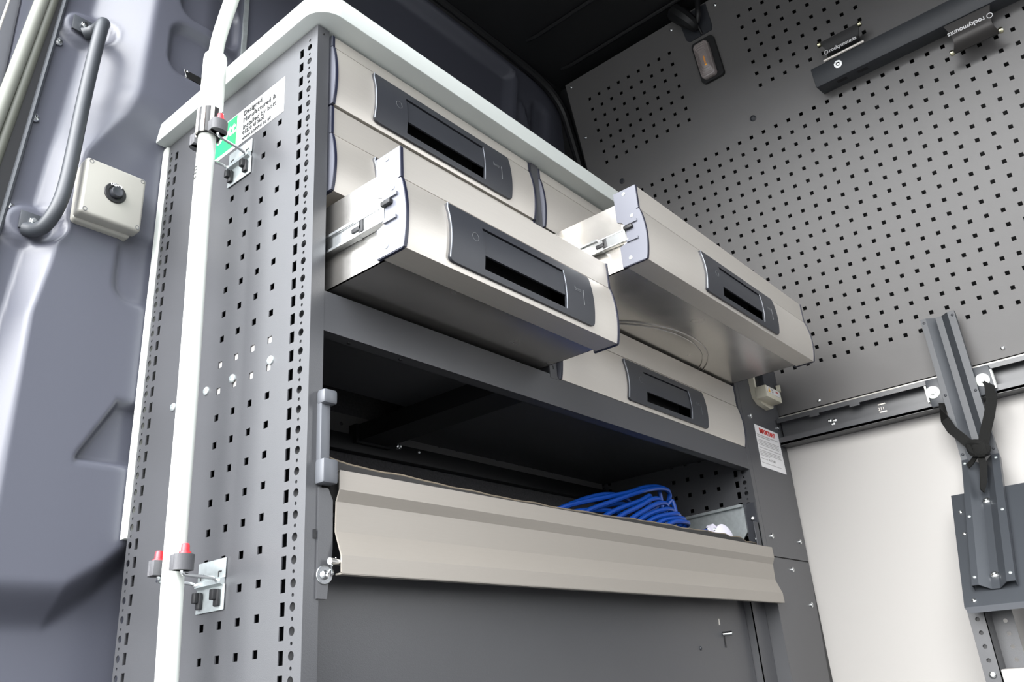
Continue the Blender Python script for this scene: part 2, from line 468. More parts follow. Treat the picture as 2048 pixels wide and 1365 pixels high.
PT = .0350; PY = .0346
def bulk_strips(ycols, rows, hw=.0046):
    return [(yc - hw, yc + hw, [(s, hw, hw, 'sq') for s in rows]) for yc in ycols]
fr = lambda y, s, d: bw(y, s, d)
rowsC = [.1095 + k * .03457 for k in range(19)]
colsC = [.2025 - k * .03447 for k in range(-3, 34)]
b1 = holed(bulk_strips(colsC, rowsC), -1.29, .357, 0.0, .76, fr, .0025)
b2 = holed([], -1.29, .357, .76, .835, fr, .0025)
colsA = [.288 - k * .0350 for k in range(9)]; rowsA = [.860 + k * .0354 for k in range(7)]
b3 = holed(bulk_strips(colsA, rowsA), -.02, .357, .835, 1.155, fr, .0025)
colsB = [-.2055 - k * .0343 for k in range(9)]; rowsB = [.8555 + k * .0352 for k in range(7)]
b4 = holed(bulk_strips(colsB, rowsB), -1.29, -.02, .835, 1.155, fr, .0025)
perf = []
for i, b_ in enumerate((b1, b2, b3, b4)):
    if i: 
        tmp = bpy.data.meshes.new('t'); b_.bm.to_mesh(tmp); b1.bm.from_mesh(tmp); bpy.data.meshes.remove(tmp); b_.bm.free()
perf = build_holed(b1, 'perforated_panel', 'sheet', wall_front, label='grey perforated steel sheet leaning in above the cross rail')
nB = -BN
for (y, s) in ((-.1554, 1.131), (-.0163, 1.133), (.3387, 1.139), (.3351, .964), (-.108, .0124), (-.532, .021), (-.62, 1.133)):
    screw(wall_front, bw(y, s), nB, .0048)
for (y, s) in ((-.1613, .7794), (.2558, .7828)):
    m_ = MB(); m_.lathe(bw(y, s, .001), nB, [(.0085, 0), (.0085, .002), (.006, .003), (.0045, .0015)], 20); m_.build('grommet', 'dplastic', wall_front)

# pale strip and dark cross rail
cr = thing('cross_rail', 'dark steel channel rail crossing the bulkhead between perforated sheet and white lining', 'rail', (1.46, -.6, -.39))
MB().box(1.462, 1.487, -1.28, -.003, -.316, -.309, bev=.001).build('edge_strip', 'trim', cr, label='pale bright strip along the rail top')
m_ = MB()
m_.box(1.475, 1.484, -1.28, -.003, -.385, -.317)
m_.box(1.448, 1.476, -1.28, -.003, -.321, -.3165)
m_.box(1.446, 1.4495, -1.28, -.003, -.328, -.317)
m_.box(1.440, 1.484, -1.28, -.003, -.388, -.380, bev=.001)
m_.box(1.440, 1.443, -1.28, -.003, -.388, -.368)
m_.build('channel', 'paint', cr)
for y in (-.10, -.2, -.62, -.71):
    MB().box(1.4455, 1.450, y - .012, y + .012, -.334, -.326).build('tab', 'paint', cr)
for (y, z) in ((-.125, -.347), (-.137, -.349), (-.131, -.357)):
    screw(cr, (1.475, y, z), (-1, 0, 0), .0055)
for z in (-.338, -.357):
    MB().box(1.473, 1.4755, -.262, -.245, z - .0015, z + .0015).build('slot_edge', 'trim', cr)
text('rail_stamp', '211', .010, (1.4738, -.243, -.352), (0, -1, 0), (0, 0, 1), 'trim', cr)

# hinge pocket at the top of the bulkhead and the load lamp
hb = thing('latch_housing', 'black moulded latch housing in the notch at the top of the bulkhead above the lamp', 'latch', bw(-.09, 1.10))
m_ = MB()
pf = [(-.045, 1.150), (-.051, 1.078), (-.058, 1.069), (-.126, 1.069), (-.131, 1.078), (-.131, 1.150)]
A = [bw(y, s, -.003) for y, s in pf]; B = [bw(y, s, .0) for y, s in pf]
vsA = [m_.bm.verts.new(p) for p in A]; vsB = [m_.bm.verts.new(p) for p in B]
m_.bm.faces.new(vsA)
for i in range(len(pf)):
    j = (i + 1) % len(pf); m_.bm.faces.new((vsA[i], vsA[j], vsB[j], vsB[i]))
m_.build('base_plate', 'dplastic', hb)
m_ = MB(); m_.tube([bw(-.05, 1.16, -.03), bw(-.07, 1.13, -.035), bw(-.085, 1.105, -.03), bw(-.087, 1.088, -.012)], [.024, .024, .02, .008], 10, smooth=3)
m_.tube([bw(-.118, 1.16, -.02), bw(-.112, 1.12, -.028), bw(-.1, 1.10, -.02)], [.008, .008, .006], 8, smooth=3)
m_.build('latch_body', 'black', hb)
MB().tube([bw(-.095, 1.10, -.012), bw(-.097, 1.085, -.008), bw(-.098, 1.071, -.004)], .0035, 8).build('wire', 'black', hb)

lp = thing('load_lamp', 'oblong clear interior lamp with amber strip in black frame on the perforated bulkhead', 'lamp', bw(-.095, .99))
def rrect(cy, cs, hy, hs, r, n=5):
    out = []
    for (sy, ss, a0) in ((1, 1, 0), (-1, 1, 90), (-1, -1, 180), (1, -1, 270)):
        for k in range(n + 1):
            a = math.radians(a0 + 90 * k / n)
            out.append((cy + sy * (hy - r) + r * math.cos(a), cs + ss * (hs - r) + r * math.sin(a)))
    return out
def bslab(outline, d0, d1, dome=None):
    m = MB(); A = [m.bm.verts.new(bw(y, s, d0)) for y, s in outline]; B = [m.bm.verts.new(bw(y, s, d1)) for y, s in outline]
    n = len(outline)
    for i in range(n): m.bm.faces.new((A[i], A[(i + 1) % n], B[(i + 1) % n], B[i]))
    if dome is None: m.bm.faces.new(B)
    else:
        cy = sum(p[0] for p in outline) / n; cs = sum(p[1] for p in outline) / n
        prev = B
        for k, (f_, e_) in enumerate(dome):
            Cc = [m.bm.verts.new(bw(cy + (y - cy) * f_, cs + (s - cs) * f_, d1 + e_)) for y, s in outline]
            for i in range(n): m.bm.faces.new((prev[i], prev[(i + 1) % n], Cc[(i + 1) % n], Cc[i]))
            prev = Cc
        m.bm.faces.new(prev)
    return m
bslab(rrect(-.0945, .992, .033, .062, .010), 0, -.012).build('lamp_frame', 'black', lp)
dm = [(1.0, 0), (.95, -.005), (.88, -.006), (.85, -.004), (.78, -.006), (.75, -.004), (.66, -.006), (.63, -.004), (.52, -.006), (.49, -.004), (.3, -.0055)]
bslab(rrect(-.090, .990, .0215, .053, .011), -.010, -.022, dm).build('lamp_lens', 'lens', lp, ang=8)
bslab(rrect(-.0915, .984, .0022, .014, .0008), -.022, -.0275).build('led_strip', 'amber', lp)

# bar with two saddles on the bulkhead
br = thing('mounting_bar', 'long dark square steel bar bolted across the upper bulkhead with two saddle clamps', 'bar', bw(-.8, .777))
m_ = MB()
def bbox_(m, y0, y1, s0, s1, d0, d1, bev=0):
    mm = MB(); mm.box(y0, y1, s0, s1, d0, d1, bev=bev)
    for v in mm.bm.verts:
        v.co = bw(v.co.x, v.co.y, v.co.z)
    t_ = bpy.data.meshes.new('t'); mm.bm.to_mesh(t_); m.bm.from_mesh(t_); bpy.data.meshes.remove(t_); mm.bm.free()
bbox_(m_, -1.27, -.348, .752, .803, -.064, -.0005, bev=.002)
m_.build('bar', 'tray', br)
screw(br, bw(-.412, .783, -.064), nB, .0050, washer=True, name='bolt')
for y in (-.405, -.455):
    m_ = MB(); bbox_(m_, y - .012, y + .012, .7512, .7525, -.045, -.03); m_.build('slot', 'black', br)
def saddle(yc, side, material):
    # side=+1: above the bar, -1: below
    s_edge = .803 if side > 0 else .752
    pr = []
    n = 12
    m = MB()
    w2 = .050
    prof = []
    for k in range(n + 1):
        t = k / n
        s = s_edge + side * (-.003 + (.062 if side > 0 else .073) * t)
        d = -.060 + .020 * math.sin(t * PI * .75) - .012 * t * (1 if side < 0 else .4)
        prof.append((s, d, w2 - .010 * math.sin(t * PI)))
    top = [[m.bm.verts.new(bw(yc - wv, s, d)), m.bm.verts.new(bw(yc + wv, s, d))] for s, d, wv in prof]
    bot = [[m.bm.verts.new(bw(yc - wv, s, d + .005)), m.bm.verts.new(bw(yc + wv, s, d + .005))] for s, d, wv in prof]
    for k in range(n):
        m.bm.faces.new((top[k][0], top[k][1], top[k + 1][1], top[k + 1][0]))
        m.bm.faces.new((bot[k][0], bot[k][1], bot[k + 1][1], bot[k + 1][0]))
        for e in (0, 1): m.bm.faces.new((top[k][e], top[k + 1][e], bot[k + 1][e], bot[k][e]))
    m.bm.faces.new((top[0][0], top[0][1], bot[0][1], bot[0][0])); m.bm.faces.new((top[n][0], top[n][1], bot[n][1], bot[n][0]))
    sd = m.build('saddle', material, br, label='black curved saddle clamp %s the bar' % ('above' if side > 0 else 'below'))
    m = MB(); bbox_(m, yc - .03, yc + .03, min(s_edge, s_edge + side * .05), max(s_edge, s_edge + side * .05), -.03, -.002, bev=.003)
    m.build('saddle_foot', 'black', br)
    sE, dE = prof[n][0] - side * .004, prof[n][1]
    for e in (-1, 1):
        MB().lathe(bw(yc + e * (w2 - .004), sE, dE + .001), (0, e, 0), [(.0060, 0), (.0068, .002), (.0068, .007), (.0055, .0085)], 14).build('pin', 'brass', sd)
    return sd, prof
s1, pr1 = saddle(-.433, 1, 'black')
MB().tube([bw(-.384, .806, -.066), bw(-.482, .806, -.066)], .0035, 8).build('rib', 'trim', s1)
text('logo', 'rockymounts', .0125, bw(-.402, .822, -.0625), (0, -1, 0), BU, 'logo', s1, bold=.0003)
m_ = MB(); m_.lathe(bw(-.395, .826, -.0625), nB, [(.0052, 0), (.0052, .0006), (.0038, .0006), (.0038, 0)], 18, caps=False); m_.build('logo_ring', 'logo', s1)
s2, pr2 = saddle(-.692, -1, 'saddle')
text('logo', 'rockymounts', .0145, bw(-.723, .731, -.0615), (0, 1, 0), -BU, 'logo', s2, bold=.0003)
m_ = MB(); m_.lathe(bw(-.733, .727, -.0615), nB, [(.0062, 0), (.0062, .0006), (.0046, .0006), (.0046, 0)], 18, caps=False); m_.build('logo_ring', 'logo', s2)

# ================================================================== REAR LEFT CORNER: door seal, handle, box
def ln(p, q, a=-1.0, b=2.0):
    p, q = Vector(p), Vector(q); return [p + (q - p) * a, p + (q - p) * b]
m_ = MB(); m_.tube(ln((-.1845, .458, .240), (-.2165, .458, -.222), -1.2, 2.4), .0045, 8); m_.build('trim_2', 'tray', kind='structure')
m_ = MB(); m_.ribbon(ln((-.1945, .459, .232), (-.226, .459, -.16), -1.6, 3.2), (1, 0, .08), .022, .003); m_.build('trim_3', 'black', kind='structure')
sl_ = thing('door_seal', 'soft rubber door seal running down the rear door opening at the left edge', 'seal', (-.22, .46, -1.2))
MB().tube(ln((-.2015, .462, .225), (-.235, .462, -.095), -1.6, 3.6), .0085, 14).build('inner_lip', 'seal', sl_)
MB().tube(ln((-.2185, .460, .212), (-.2455, .460, -.030), -2.2, 4.8), .0105, 14).build('outer_lip', 'seal2', sl_)
dr = MB()
dr.box(-.33, -.235, .505, .535, -1.2, .8, bev=.006)
door = dr.build('door_1', 'doorp', kind='structure')
MB().tube(ln((-.262, .470, .189), (-.272, .470, .062), -4, 6), .002, 8).build('door_edge', 'trim', door)

gh = thing('grab_handle', 'grey tubular grab handle bolted to the rear pillar left of the ivory box', 'handle', (-.16, .45, -.24))
MB().tube([(-.150, .452, .180), (-.138, .438, .186), (-.136, .412, .184), (-.142, .399, .165), (-.147, .398, .100), (-.152, .398, 0), (-.155, .398, -.09), (-.158, .398, -.155), (-.163, .402, -.196), (-.170, .418, -.222), (-.176, .438, -.224), (-.184, .452, -.220)],
          .0108, 16, smooth=5).build('grip_tube', 'tray', gh)
for (x, z) in ((-.151, .192), (-.176, -.208)):
    MB().box(x - .020, x + .014, .446, .4505, z - .015, z + .015, bev=.001).build('mounting_plate', 'tray', gh)
    screw(gh, (x - .002, .446, z), (0, -1, 0), .0065, washer=False, name='bolt', style='hex')

jb = thing('switch_box', 'ivory plastic junction box with round black light switch beside the grab handle', 'box', (-.088, .43, -.2))
MB().box(-.135, -.045, .412, .446, -.198, -.097, bev=.006, seg=3).build('box_base', 'ivory', jb)
MB().box(-.1365, -.0405, .390, .416, -.1945, -.0955, bev=.005, seg=3).build('lid', 'ivory', jb)
for (x, z) in ((-.129, -.102), (-.047, -.102), (-.047, -.188), (-.129, -.188)):
    MB().lathe((x, .3905, z), (0, -1, 0), [(.0035, 0), (.0035, .0008), (.0028, .0008), (.0022, -.0005)], 14).build('lid_screw', 'capgrey', jb)
MB().lathe((-.088, .390, -.143), (0, -1, 0), [(.0172, 0), (.0172, .0015), (.0164, .0024), (.0115, .0024), (.0110, .001)], 30).build('switch_ring', 'black', jb)
MB().lathe((-.088, .390, -.144), (0, -1, 0), [(.0090, 0), (.0090, .009), (.0083, .0105), (.006, .0102), (.005, .0098)], 26).build('push_button', 'dplastic', jb)
text('switch_text', 'LIGHTS', .0056, (-.088, .3873, -.1315), (1, 0, 0), (0, 0, 1), 'logo', jb, align='CENTER', bold=.0001)
MB().tube([(-.06, .435, -.198), (-.055, .440, -.22), (-.035, .448, -.245), (.01, .448, -.262)], .002, 8, smooth=5).build('cable', 'black', jb)

wl = thing('warning_label', 'small black warning label with white print on the van side behind the pole', 'label', (.04, .40, .165))
def wlp(m, d):
    # lie on the stamped wall, point by point
    for v in m.bm.verts: v.co.y = wall_y(v.co.x, v.co.z) - d - (v.co.y > .5) * .0006
    return m
def strip_x(x0, x1, z0, z1, n=8):
    m = MB()
    q = [[m.bm.verts.new((x0 + (x1 - x0) * i / n, l, z)) for i in range(n + 1) for l in (0,)] for l in (0, 1) for z in (z0, z1)]
    for A_, B_ in ((q[0], q[1]), (q[2], q[3]), (q[0], q[2]), (q[1], q[3])):
        for i in range(n): m.bm.faces.new((A_[i], A_[i + 1], B_[i + 1], B_[i]))
    return m
wlp(strip_x(.011, .077, .1525, .1785), .0022).build('backing', 'ink', wl)
wlp(strip_x(.0102, .0118, .1525, .1785, 1), .0030).build('white_edge', 'logo', wl)
wly = wall_y(.03, .166); wlsl = (wall_y(.06, .166) - wall_y(.012, .166)) / .048
MB().prism([(.013, .171), (.021, .171), (.017, .1775)], 'y', wall_y(.017, .174) - .0045, wall_y(.017, .174) - .0035).build('warning_triangle', 'logo', wl)
text('label_text', 'When moving the van doors or\nracking must be shut. Keep hands\nand tools clear of the runners\nand always lock the drawers', .0036, (.0135, wall_y(.0135, .166) - .0042, .1665), (1, wlsl, 0), (0, 0, 1), 'logo', wl)

# ================================================================== RACKING CABINET
CX1 = 1.245; CD = .408
cab = thing('racking_cabinet', 'dark grey metal van racking cabinet with aluminium drawers and perforated end panel', 'cabinet', (0, 0, FZ))
ZB = -1.34
sq = [.0825, .1205, .1585, .1965]
sqz = [-.128 - k * .038 for k in range(32)]
slz = [-.0065 - k * .0250 for k in range(1, 53)]
def end_strips():
    st = []
    for (c, sgn) in ((.0165, 1), (.3985, -1)):
        hol = []
        for z in [-.0065 - k * .0250 for k in range(0, 53)]:
            hol.append((z, .005, .0052, 'ci'))
            hol.append((z - .0125, .005, .0022, 'ci2'))
        st.append((c - .006, c + .006, hol))
        cs_ = c + sgn * .0185
        st.append((cs_ - .0052, cs_ + .0052, [(z, .0045, .0075, 'sq') for z in [-.0075 - k * .0250 for k in range(0, 53)]]))
    for c in sq:
        st.append((c - .0046, c + .0046, [(z, .0046, .0046, 'sq') for z in sqz]))
    return st
def ep(strips, x, th, name, parent, label=None, zb=None):
    hb_ = holed(strips, 0.0, CD, zb or ZB, -.0005, lambda y, z, d: Vector((x + d, y, z)), th)
    return build_holed(hb_, name, 'paint', parent, label=label)
ep(end_strips(), 0.0, .0015, 'end_panel', cab, label='perforated end panel facing the open rear doors')
ep(end_strips(), 1.2275, .0015, 'end_panel', cab, zb=-.705)
m_ = MB(); m_.box(.009, .0105, .004, CD, ZB, -.002); m_.build('hole_shade_sheet', 'black', cab)  # black sheet painting the unlit cabinet interior seen through the holes
m_ = MB(); m_.box(0, .0205, -.0015, .0, ZB, -.0005); m_.box(.019, .0205, 0, .03, ZB, -.0005); m_.build('front_post', 'paint', cab)
m_ = MB(); m_.box(1.2275, CX1, -.0015, .0, -.70, -.0005); m_.box(1.243, CX1, 0, .03, -.70, -.0005); m_.build('front_post', 'paint', cab)
screw(cab, (.010, -.0015, -.012), (0, -1, 0), .0018, 'black')
m_ = MB(); m_.box(.4885, .508, -.0015, .002, -.43, -.0005); m_.box(.495, .501, 0, .38, -.43, -.0005)
m_.build('divider', 'paint', cab)
for z in (-.14, -.27, -.30, -.385, -.41): MB().box(.4975, .5005, -.0022, -.0014, z - .003, z + .003).build('slot', 'black', cab)
# white strip behind the panel and the bright reinforcement plate
m_ = MB(); m_.box(-.003, .010, .4095, .4235, -.670, -.001); m_.build('rear_edge_strip', 'white', cab, label='white edging strip up the back corner')
m_ = MB(); m_.box(.0018, .0045, .060, .235, -.53, -.458); m_.build('reinforcement_plate', 'lining', cab)
for y in (.078, .163, .226, .312):
    MB().lathe((0, y, -.500), (-1, 0, 0), [(.0062, 0), (.0060, .0015), (.0042, .0030), (.002, .0034), (.0017, .002)], 18).build('rivet', 'plate', cab)
# back panel, beam and shelves
m_ = MB(); m_.box(.012, 1.227, .404, .408, ZB, -.02); m_.build('carpet_back', 'carpet', cab)
m_ = MB()
m_.box(.0205, 1.2275, -.001, .0005, -.4785, -.4235); m_.box(.0205, 1.2275, 0, .020, -.4785, -.477); m_.box(.0205, 1.2275, .019, .0205, -.4785, -.468)
m_.box(.0205, 1.2275, 0, .02, -.4245, -.4235)
m_.build('shelf_beam', 'paint', cab)
for x in (.07, .16): screw(cab, (x, .010, -.4785), (0, 0, -1), .003, 'black')
m_ = MB(); m_.box(.012, .43, .0, .25, -.434, -.431); m_.box(.43, 1.227, .0, .403, -.434, -.431); m_.build('shelf', 'paint', cab)
m_ = MB(); m_.box(.395, .465, .022, .385, -.466, -.434); m_.box(.388, .472, .375, .396, -.47, -.434); m_.build('cross_member', 'black', cab)
screw(cab, (.478, .36, -.468), (-.4, -1, -.6), .006); screw(cab, (.54, .37, -.466), (0, -1, -.3), .0035)
hr = holed([(x - .004, x + .004, [(-.432, .004, .004, 'ci')]) for x in (.371, .421, .626, .678, .755, .807, .883, .937, 1.01, 1.06)],
           .012, 1.22, -.454, -.412, lambda u, v, d: Vector((u, .398 + d, v)), .002)
build_holed(hr, 'back_rail', 'sheet', cab)  # lightened paint stands in for light in the dim compartment
m_ = MB(); m_.box(.012, 1.22, .385, .404, -.485, -.452, bev=.003); m_.build('rear_tube', 'black', cab)
# floor of the open compartment, side tray
m_ = MB(); m_.box(.012, 1.227, .012, .403, -.705, -.70); m_.build('lower_shelf', 'paint', cab)
m_ = MB(); m_.prism([(.027, -.558), (.27, -.566), (.27, -.69), (.05, -.69), (.046, -.64), (.027, -.618)], 'x', 1.2185, 1.2215)
m_.prism([(.027, -.556), (.27, -.563), (.27, -.568), (.027, -.562)], 'x', 1.208, 1.2215); m_.build('side_tray_plate', 'plate', cab, label='bare galvanised plate at the end of the open shelf')
m_ = MB(); m_.box(1.222, 1.2275, .0, .027, -.70, -.555); m_.box(1.20, 1.2275, 0, .002, -.70, -.60, bev=.0008); m_.build('hinge_bracket', 'dplastic', cab)
screw(cab, (1.221, .010, -.590), (-1, -.3, 0), .005); screw(cab, (1.219, .008, -.636), (-1, -.6, 0), .005)
# recessed lower front
m_ = MB(); m_.box(.0215, .968, .045, .047, ZB, -.70); m_.build('lower_panel', 'paint', cab, label='plain dark panel closing the base of the cabinet')
m_ = MB(); m_.box(.971, 1.178, .047, .049, ZB, -.70); m_.build('lower_side_panel', 'paint', cab)
m_ = MB(); m_.box(1.180, 1.245, .030, .032, ZB, -.70); m_.box(1.180, 1.182, .03, .06, ZB, -.70); m_.build('lower_post', 'paint', cab)
MB().box(1.063, 1.066, .0455, .0475, -.858, -.835).build('key_slot', 'black', cab)
MB().cyl((1.063, .047, -.832), (1.068, .030, -.832), .0045, 14).build('lock_pin', 'chrome', cab)
MB().box(1.050, 1.053, .0455, .047, -.815, -.803).build('key_slot', 'trim', cab)
screw(cab, (.955, .045, -.858), (0, -1, 0), .004, 'dplastic')

# ---- drawers
def bulge(t): return -(.001 + .0065 * math.sin(PI * min(max(t, 0), 1)) ** .8 + .0015 * t)
def make_drawer(x0, x1, z0, z1, hs, yo, label, handle_dx=.0, ytop_side=.015, opened=False, depth=.37):
    zs_ = z0 - hs; n = 14
    P = []
    def prof(inset=0.0, back=.038, infl=0.0):
        pts = [(yo + back, z0), (yo + 0 - infl, z0 - 0), (yo - infl, zs_ + .0012), (yo + .0035 - infl, zs_ + .0009), (yo + .0035 - infl, zs_ - .0007)]
        for k in range(n + 1):
            t = k / n; pts.append((yo + bulge(t) - infl, zs_ - .0008 - t * (zs_ - .0008 - z1)))
        pts.append((yo + back, z1))
        return pts
    hc = (x0 + x1) / 2 + handle_dx; hw = .1565
    ua, ub = hc - .0925, hc + .0865
    t0, t1 = .06, .93; tr0, tr1 = .20, .84
    zt_ = lambda t: zs_ - .0008 - t * (zs_ - .0008 - z1)
    m = MB(); m.prism(prof(), 'x', x0 + .0045, ua); m.prism(prof(), 'x', ub, x1 - .0045)
    nk = 6
    m.prism(prof()[:5] + [(yo + bulge(tr0 * k / nk), zt_(tr0 * k / nk)) for k in range(nk + 1)] + [(yo + .038, zt_(tr0))], 'x', ua, ub)
    m.prism([(yo + .038, zt_(tr1))] + [(yo + bulge(tr1 + (1 - tr1) * k / nk), zt_(tr1 + (1 - tr1) * k / nk)) for k in range(nk + 1)] + [(yo + .038, z1)], 'x', ua, ub)
    bmesh.ops.remove_doubles(m.bm, verts=m.bm.verts[:], dist=1e-5)
    root = m.build('drawer', 'alu', cab, label=label)
    # end caps with notch for the runner
    def cap(xa, xb_, sgn):
        pf_ = prof(back=.043, infl=.0008)
        top, bot = z0, z1
        zc = -.356 - (-.272) + z0 if hs > .03 else (z0 + z1) / 2 - .01
        notch = [(yo + .043, zc - .020), (yo + .028, zc - .016), (yo + .028, zc + .014), (yo + .034, zc + .024), (yo + .043, zc + .028)]
        poly = pf_[1:-1] + [(yo + .043, bot)] + notch + [(yo + .043, top)]
        m = MB(); m.prism(poly, 'x', xa, xb_)
        c_ = m.build('end_cap', 'cap', root)
        # dark edge band following the front profile
        e_pts = [p for p in pf_[1:-1]]
        m = MB(); xm = (xa + xb_) / 2
        band = [(p[0] - .0006, p[1]) for p in e_pts] + [(p[0] + .0012, p[1]) for p in e_pts[::-1]]
        m.prism(band, 'x', xa + (.0012 if sgn < 0 else -.0008), xb_ + (.0008 if sgn < 0 else -.0012))
        m.box(min(xa, xb_) + .0006, max(xa, xb_) + .0004, yo - .001, yo + .043, bot - .0012, bot + .001)
        m.build('cap_edge', 'capedge', root)
        if sgn < 0 and opened:
            for (dy, dz) in ((.023, -.008), (.013, -.055), (.026, -(z0 - z1) + .012)):
                MB().lathe((xa, yo + dy, z0 + dz), (-1, 0, 0), [(.0034, -.0005), (.0034, .0008), (.0026, .0010), (.0024, .0004)], 16).build('rivet', 'plate', root)
            MB().box(xa - .0028, xa + .002, yo + .004, yo + .027, zc + .015, zc + .019).build('cap_rib', 'cap', root)
            MB().box(xa - .0028, xa + .002, yo + .006, yo + .028, zc - .017, zc - .013).build('cap_rib', 'cap', root)
            m = MB(); m.box(xa - .006, xa + .001, yo + .013, yo + .030, zc + .006, zc + .0125, bev=.0012); m.build('release_clip', 'black', root)
    cap(x0, x0 + .0045, -1); cap(x1 - .0045, x1, 1)
    # sheet metal body
    zt = z0 - ytop_side; zb = z1 + .0015
    xa, xc = x0 + .010, x1 - .010; yb = yo + depth; ya = yo + .038
    m = MB()
    m.box(xa, xa + .0015, ya, yb, zb, zt); m.box(xc - .0015, xc, ya, yb, zb, zt)
    m.box(xa, xc, yb - .0015, yb, zb, zt); m.box(xa, xc, ya, yb, zb, zb + .0015)
    m.build('drawer_body', 'steel', root, label='bright bare metal drawer body')
    # runners
    if opened:
        zc = -.356 - (-.272) + z0
        for (xr, sg) in ((xa, -1),):
            m = MB(); m.box(xr - .0095, xr - .0005, yo + .030, .02, zc - .009, zc + .009)
            for zz_ in (-.011, .009):
                m.box(xr - .0105, xr - .0005, yo + .026, .08, zc + zz_, zc + zz_ + .002, bev=.0005)
            m.box(xr - .003, xr - .0005, yo + .024, .2, zc - .009, zc + .009)
            m.build('runner', 'chrome', root)
            m = MB(); m.box(xr - .0125, xr - .0100, yo + .085, .10, zc - .0130, zc - .0095); m.box(xr - .0125, xr - .0100, yo + .085, .10, zc + .0095, zc + .0130)
            m.box(xr - .0125, xr - .002, yo + .079, yo + .085, zc - .013, zc - .0095)
            m.build('runner_outer', 'chrome', root)
            m = MB(); m.box(xr - .0115, xr - .009, yo + .072, yo + .090, zc - .0045, zc + .002, bev=.0008); m.box(xr - .0115, xr - .009, yo + .068, yo + .0755, zc - .009, zc + .009, bev=.0008)
            m.build('runner_stop', 'black', root)
    # handle plate following the bulge
    def us(t):
        c = .006 * (1 - (2 * t - 1) ** 2) * .5
        r = 0
        if t > t1 - .07: r = .008 * (1 - math.sqrt(max(0, 1 - ((t - (t1 - .07)) / .07) ** 2)))
        if t < t0 + .03: r = .003 * (1 - (t - t0) / .03)
        return hc - hw - .002 + c + r, hc + hw + .002 + c * .3 - r
    def pt(u, t, off): return (u, yo + bulge(t) - off, zs_ - .0008 - t * (zs_ - .0008 - z1))
    ts = sorted(set([t0, t0 + .015, t0 + .03] + [tr0, tr1] + [t0 + (t1 - t0) * k / 16 for k in range(17)] + [t1 - .07 + .07 * k / 5 for k in range(6)]))
    ts = [t for i, t in enumerate(ts) if i == 0 or t - ts[i - 1] > 1e-4]
    m = MB(); OFF = .0042
    grid = []
    for t in ts:
        a, b = us(t)
        row = [a, a + .0015] + [ua] + [ub] + [b - .0015, b]
        grid.append([m.bm.verts.new(pt(u, t, OFF if 0 < i < 5 else OFF - .0012)) for i, u in enumerate(row)])
    for j in range(len(ts) - 1):
        for i in range(5):
            if i == 2 and ts[j] >= tr0 - 1e-6 and ts[j + 1] <= tr1 + 1e-6: continue
            m.bm.faces.new((grid[j][i], grid[j][i + 1], grid[j + 1][i + 1], grid[j + 1][i]))
    # skirt
    sk = [m.bm.verts.new(pt(us(t)[0], t, -.001)) for t in ts]; sk2 = [m.bm.verts.new(pt(us(t)[1], t, -.001)) for t in ts]
    for j in range(len(ts) - 1):
        m.bm.faces.new((grid[j][0], grid[j + 1][0], sk[j + 1], sk[j])); m.bm.faces.new((grid[j][5], grid[j + 1][5], sk2[j + 1], sk2[j]))
    m.bm.faces.new([grid[-1][i] for i in range(6)] + [sk2[-1], sk[-1]])
    m.bm.faces.new([grid[0][i] for i in range(6)] + [sk2[0], sk[0]])
    # recess walls
    js = [j for j, t in enumerate(ts) if tr0 - 1e-6 <= t <= tr1 + 1e-6]
    for j, j2 in zip(js, js[1:]):
        for i in (2, 3):
            u = ua if i == 2 else ub
            p1, p2 = pt(u, ts[j], OFF), pt(u, ts[j2], OFF)
            m.poly([p1, p2, (p2[0], yo + .019, p2[2]), (p1[0], yo + .019, p1[2])])
    for t in (tr0, tr1):
        p1, p2 = pt(ua, t, OFF), pt(ub, t, OFF)
        m.poly([p1, p2, (p2[0], yo + .019, p2[2]), (p1[0], yo + .019, p1[2])])
    bmesh.ops.remove_doubles(m.bm, verts=m.bm.verts[:], dist=1e-6)
    m.build('handle_plate', 'dplastic', root)
    # recess: cavity back and the grip flap in front of it
    pa, pb = pt(ua, tr0, 0), pt(ub, tr1, 0)
    m = MB(); m.box(ua, ub, yo + .018, yo + .020, pb[2], pa[2]); m.build('handle_cavity', 'black', root)
    m = MB()
    tf = [tr0 + .02 + (.40) * k / 8 for k in range(9)]
    fl = [[m.bm.verts.new(pt(u, t, OFF - .0022)) for u in (ua + .0012, ub - .0012)] for t in tf]
    for A_, B_ in zip(fl, fl[1:]): m.bm.faces.new((A_[0], A_[1], B_[1], B_[0]))
    e1 = pt(ua + .0012, tf[-1], -.001); e2 = pt(ub - .0012, tf[-1], -.001)
    m.bm.faces.new((fl[-1][0], fl[-1][1], m.bm.verts.new(e2), m.bm.verts.new(e1)))
    m.build('grip_flap', 'dplastic', root)
    # pale edge of the recess on the right
    m = MB(); m.tube([pt(ub + .0002, tr0 + (tr1 - tr0) * k / 8, OFF) for k in range(9)], .0006, 6); m.build('recess_edge', 'palemark', root)
    m = MB(); m.tube([pt(us(t)[0] + .0005, t, OFF - .0002) for t in [t0 + (t1 - .04 - t0) * k / 10 for k in range(11)]], .0009, 6); m.build('plate_edge', 'palemark', root)
    # embossed ring and mark
    tq = .42
    c = pt(hc - hw + .047, tq, OFF)
    m = MB(); m.lathe(c, (0, -1, 0), [(.0062, -.0002), (.0062, .0003), (.0056, .0003), (.0056, -.0002)], 24, caps=False); m.build('round_emboss', 'emboss', root)
    c = pt(ub + .022, .46, OFF + .0001)
    text('embossed_mark', 'bott', .0095, (c[0], c[1] - .0002, c[2]), (1, 0, 0), (0, 0, 1), 'emboss', root, ext=.0002)
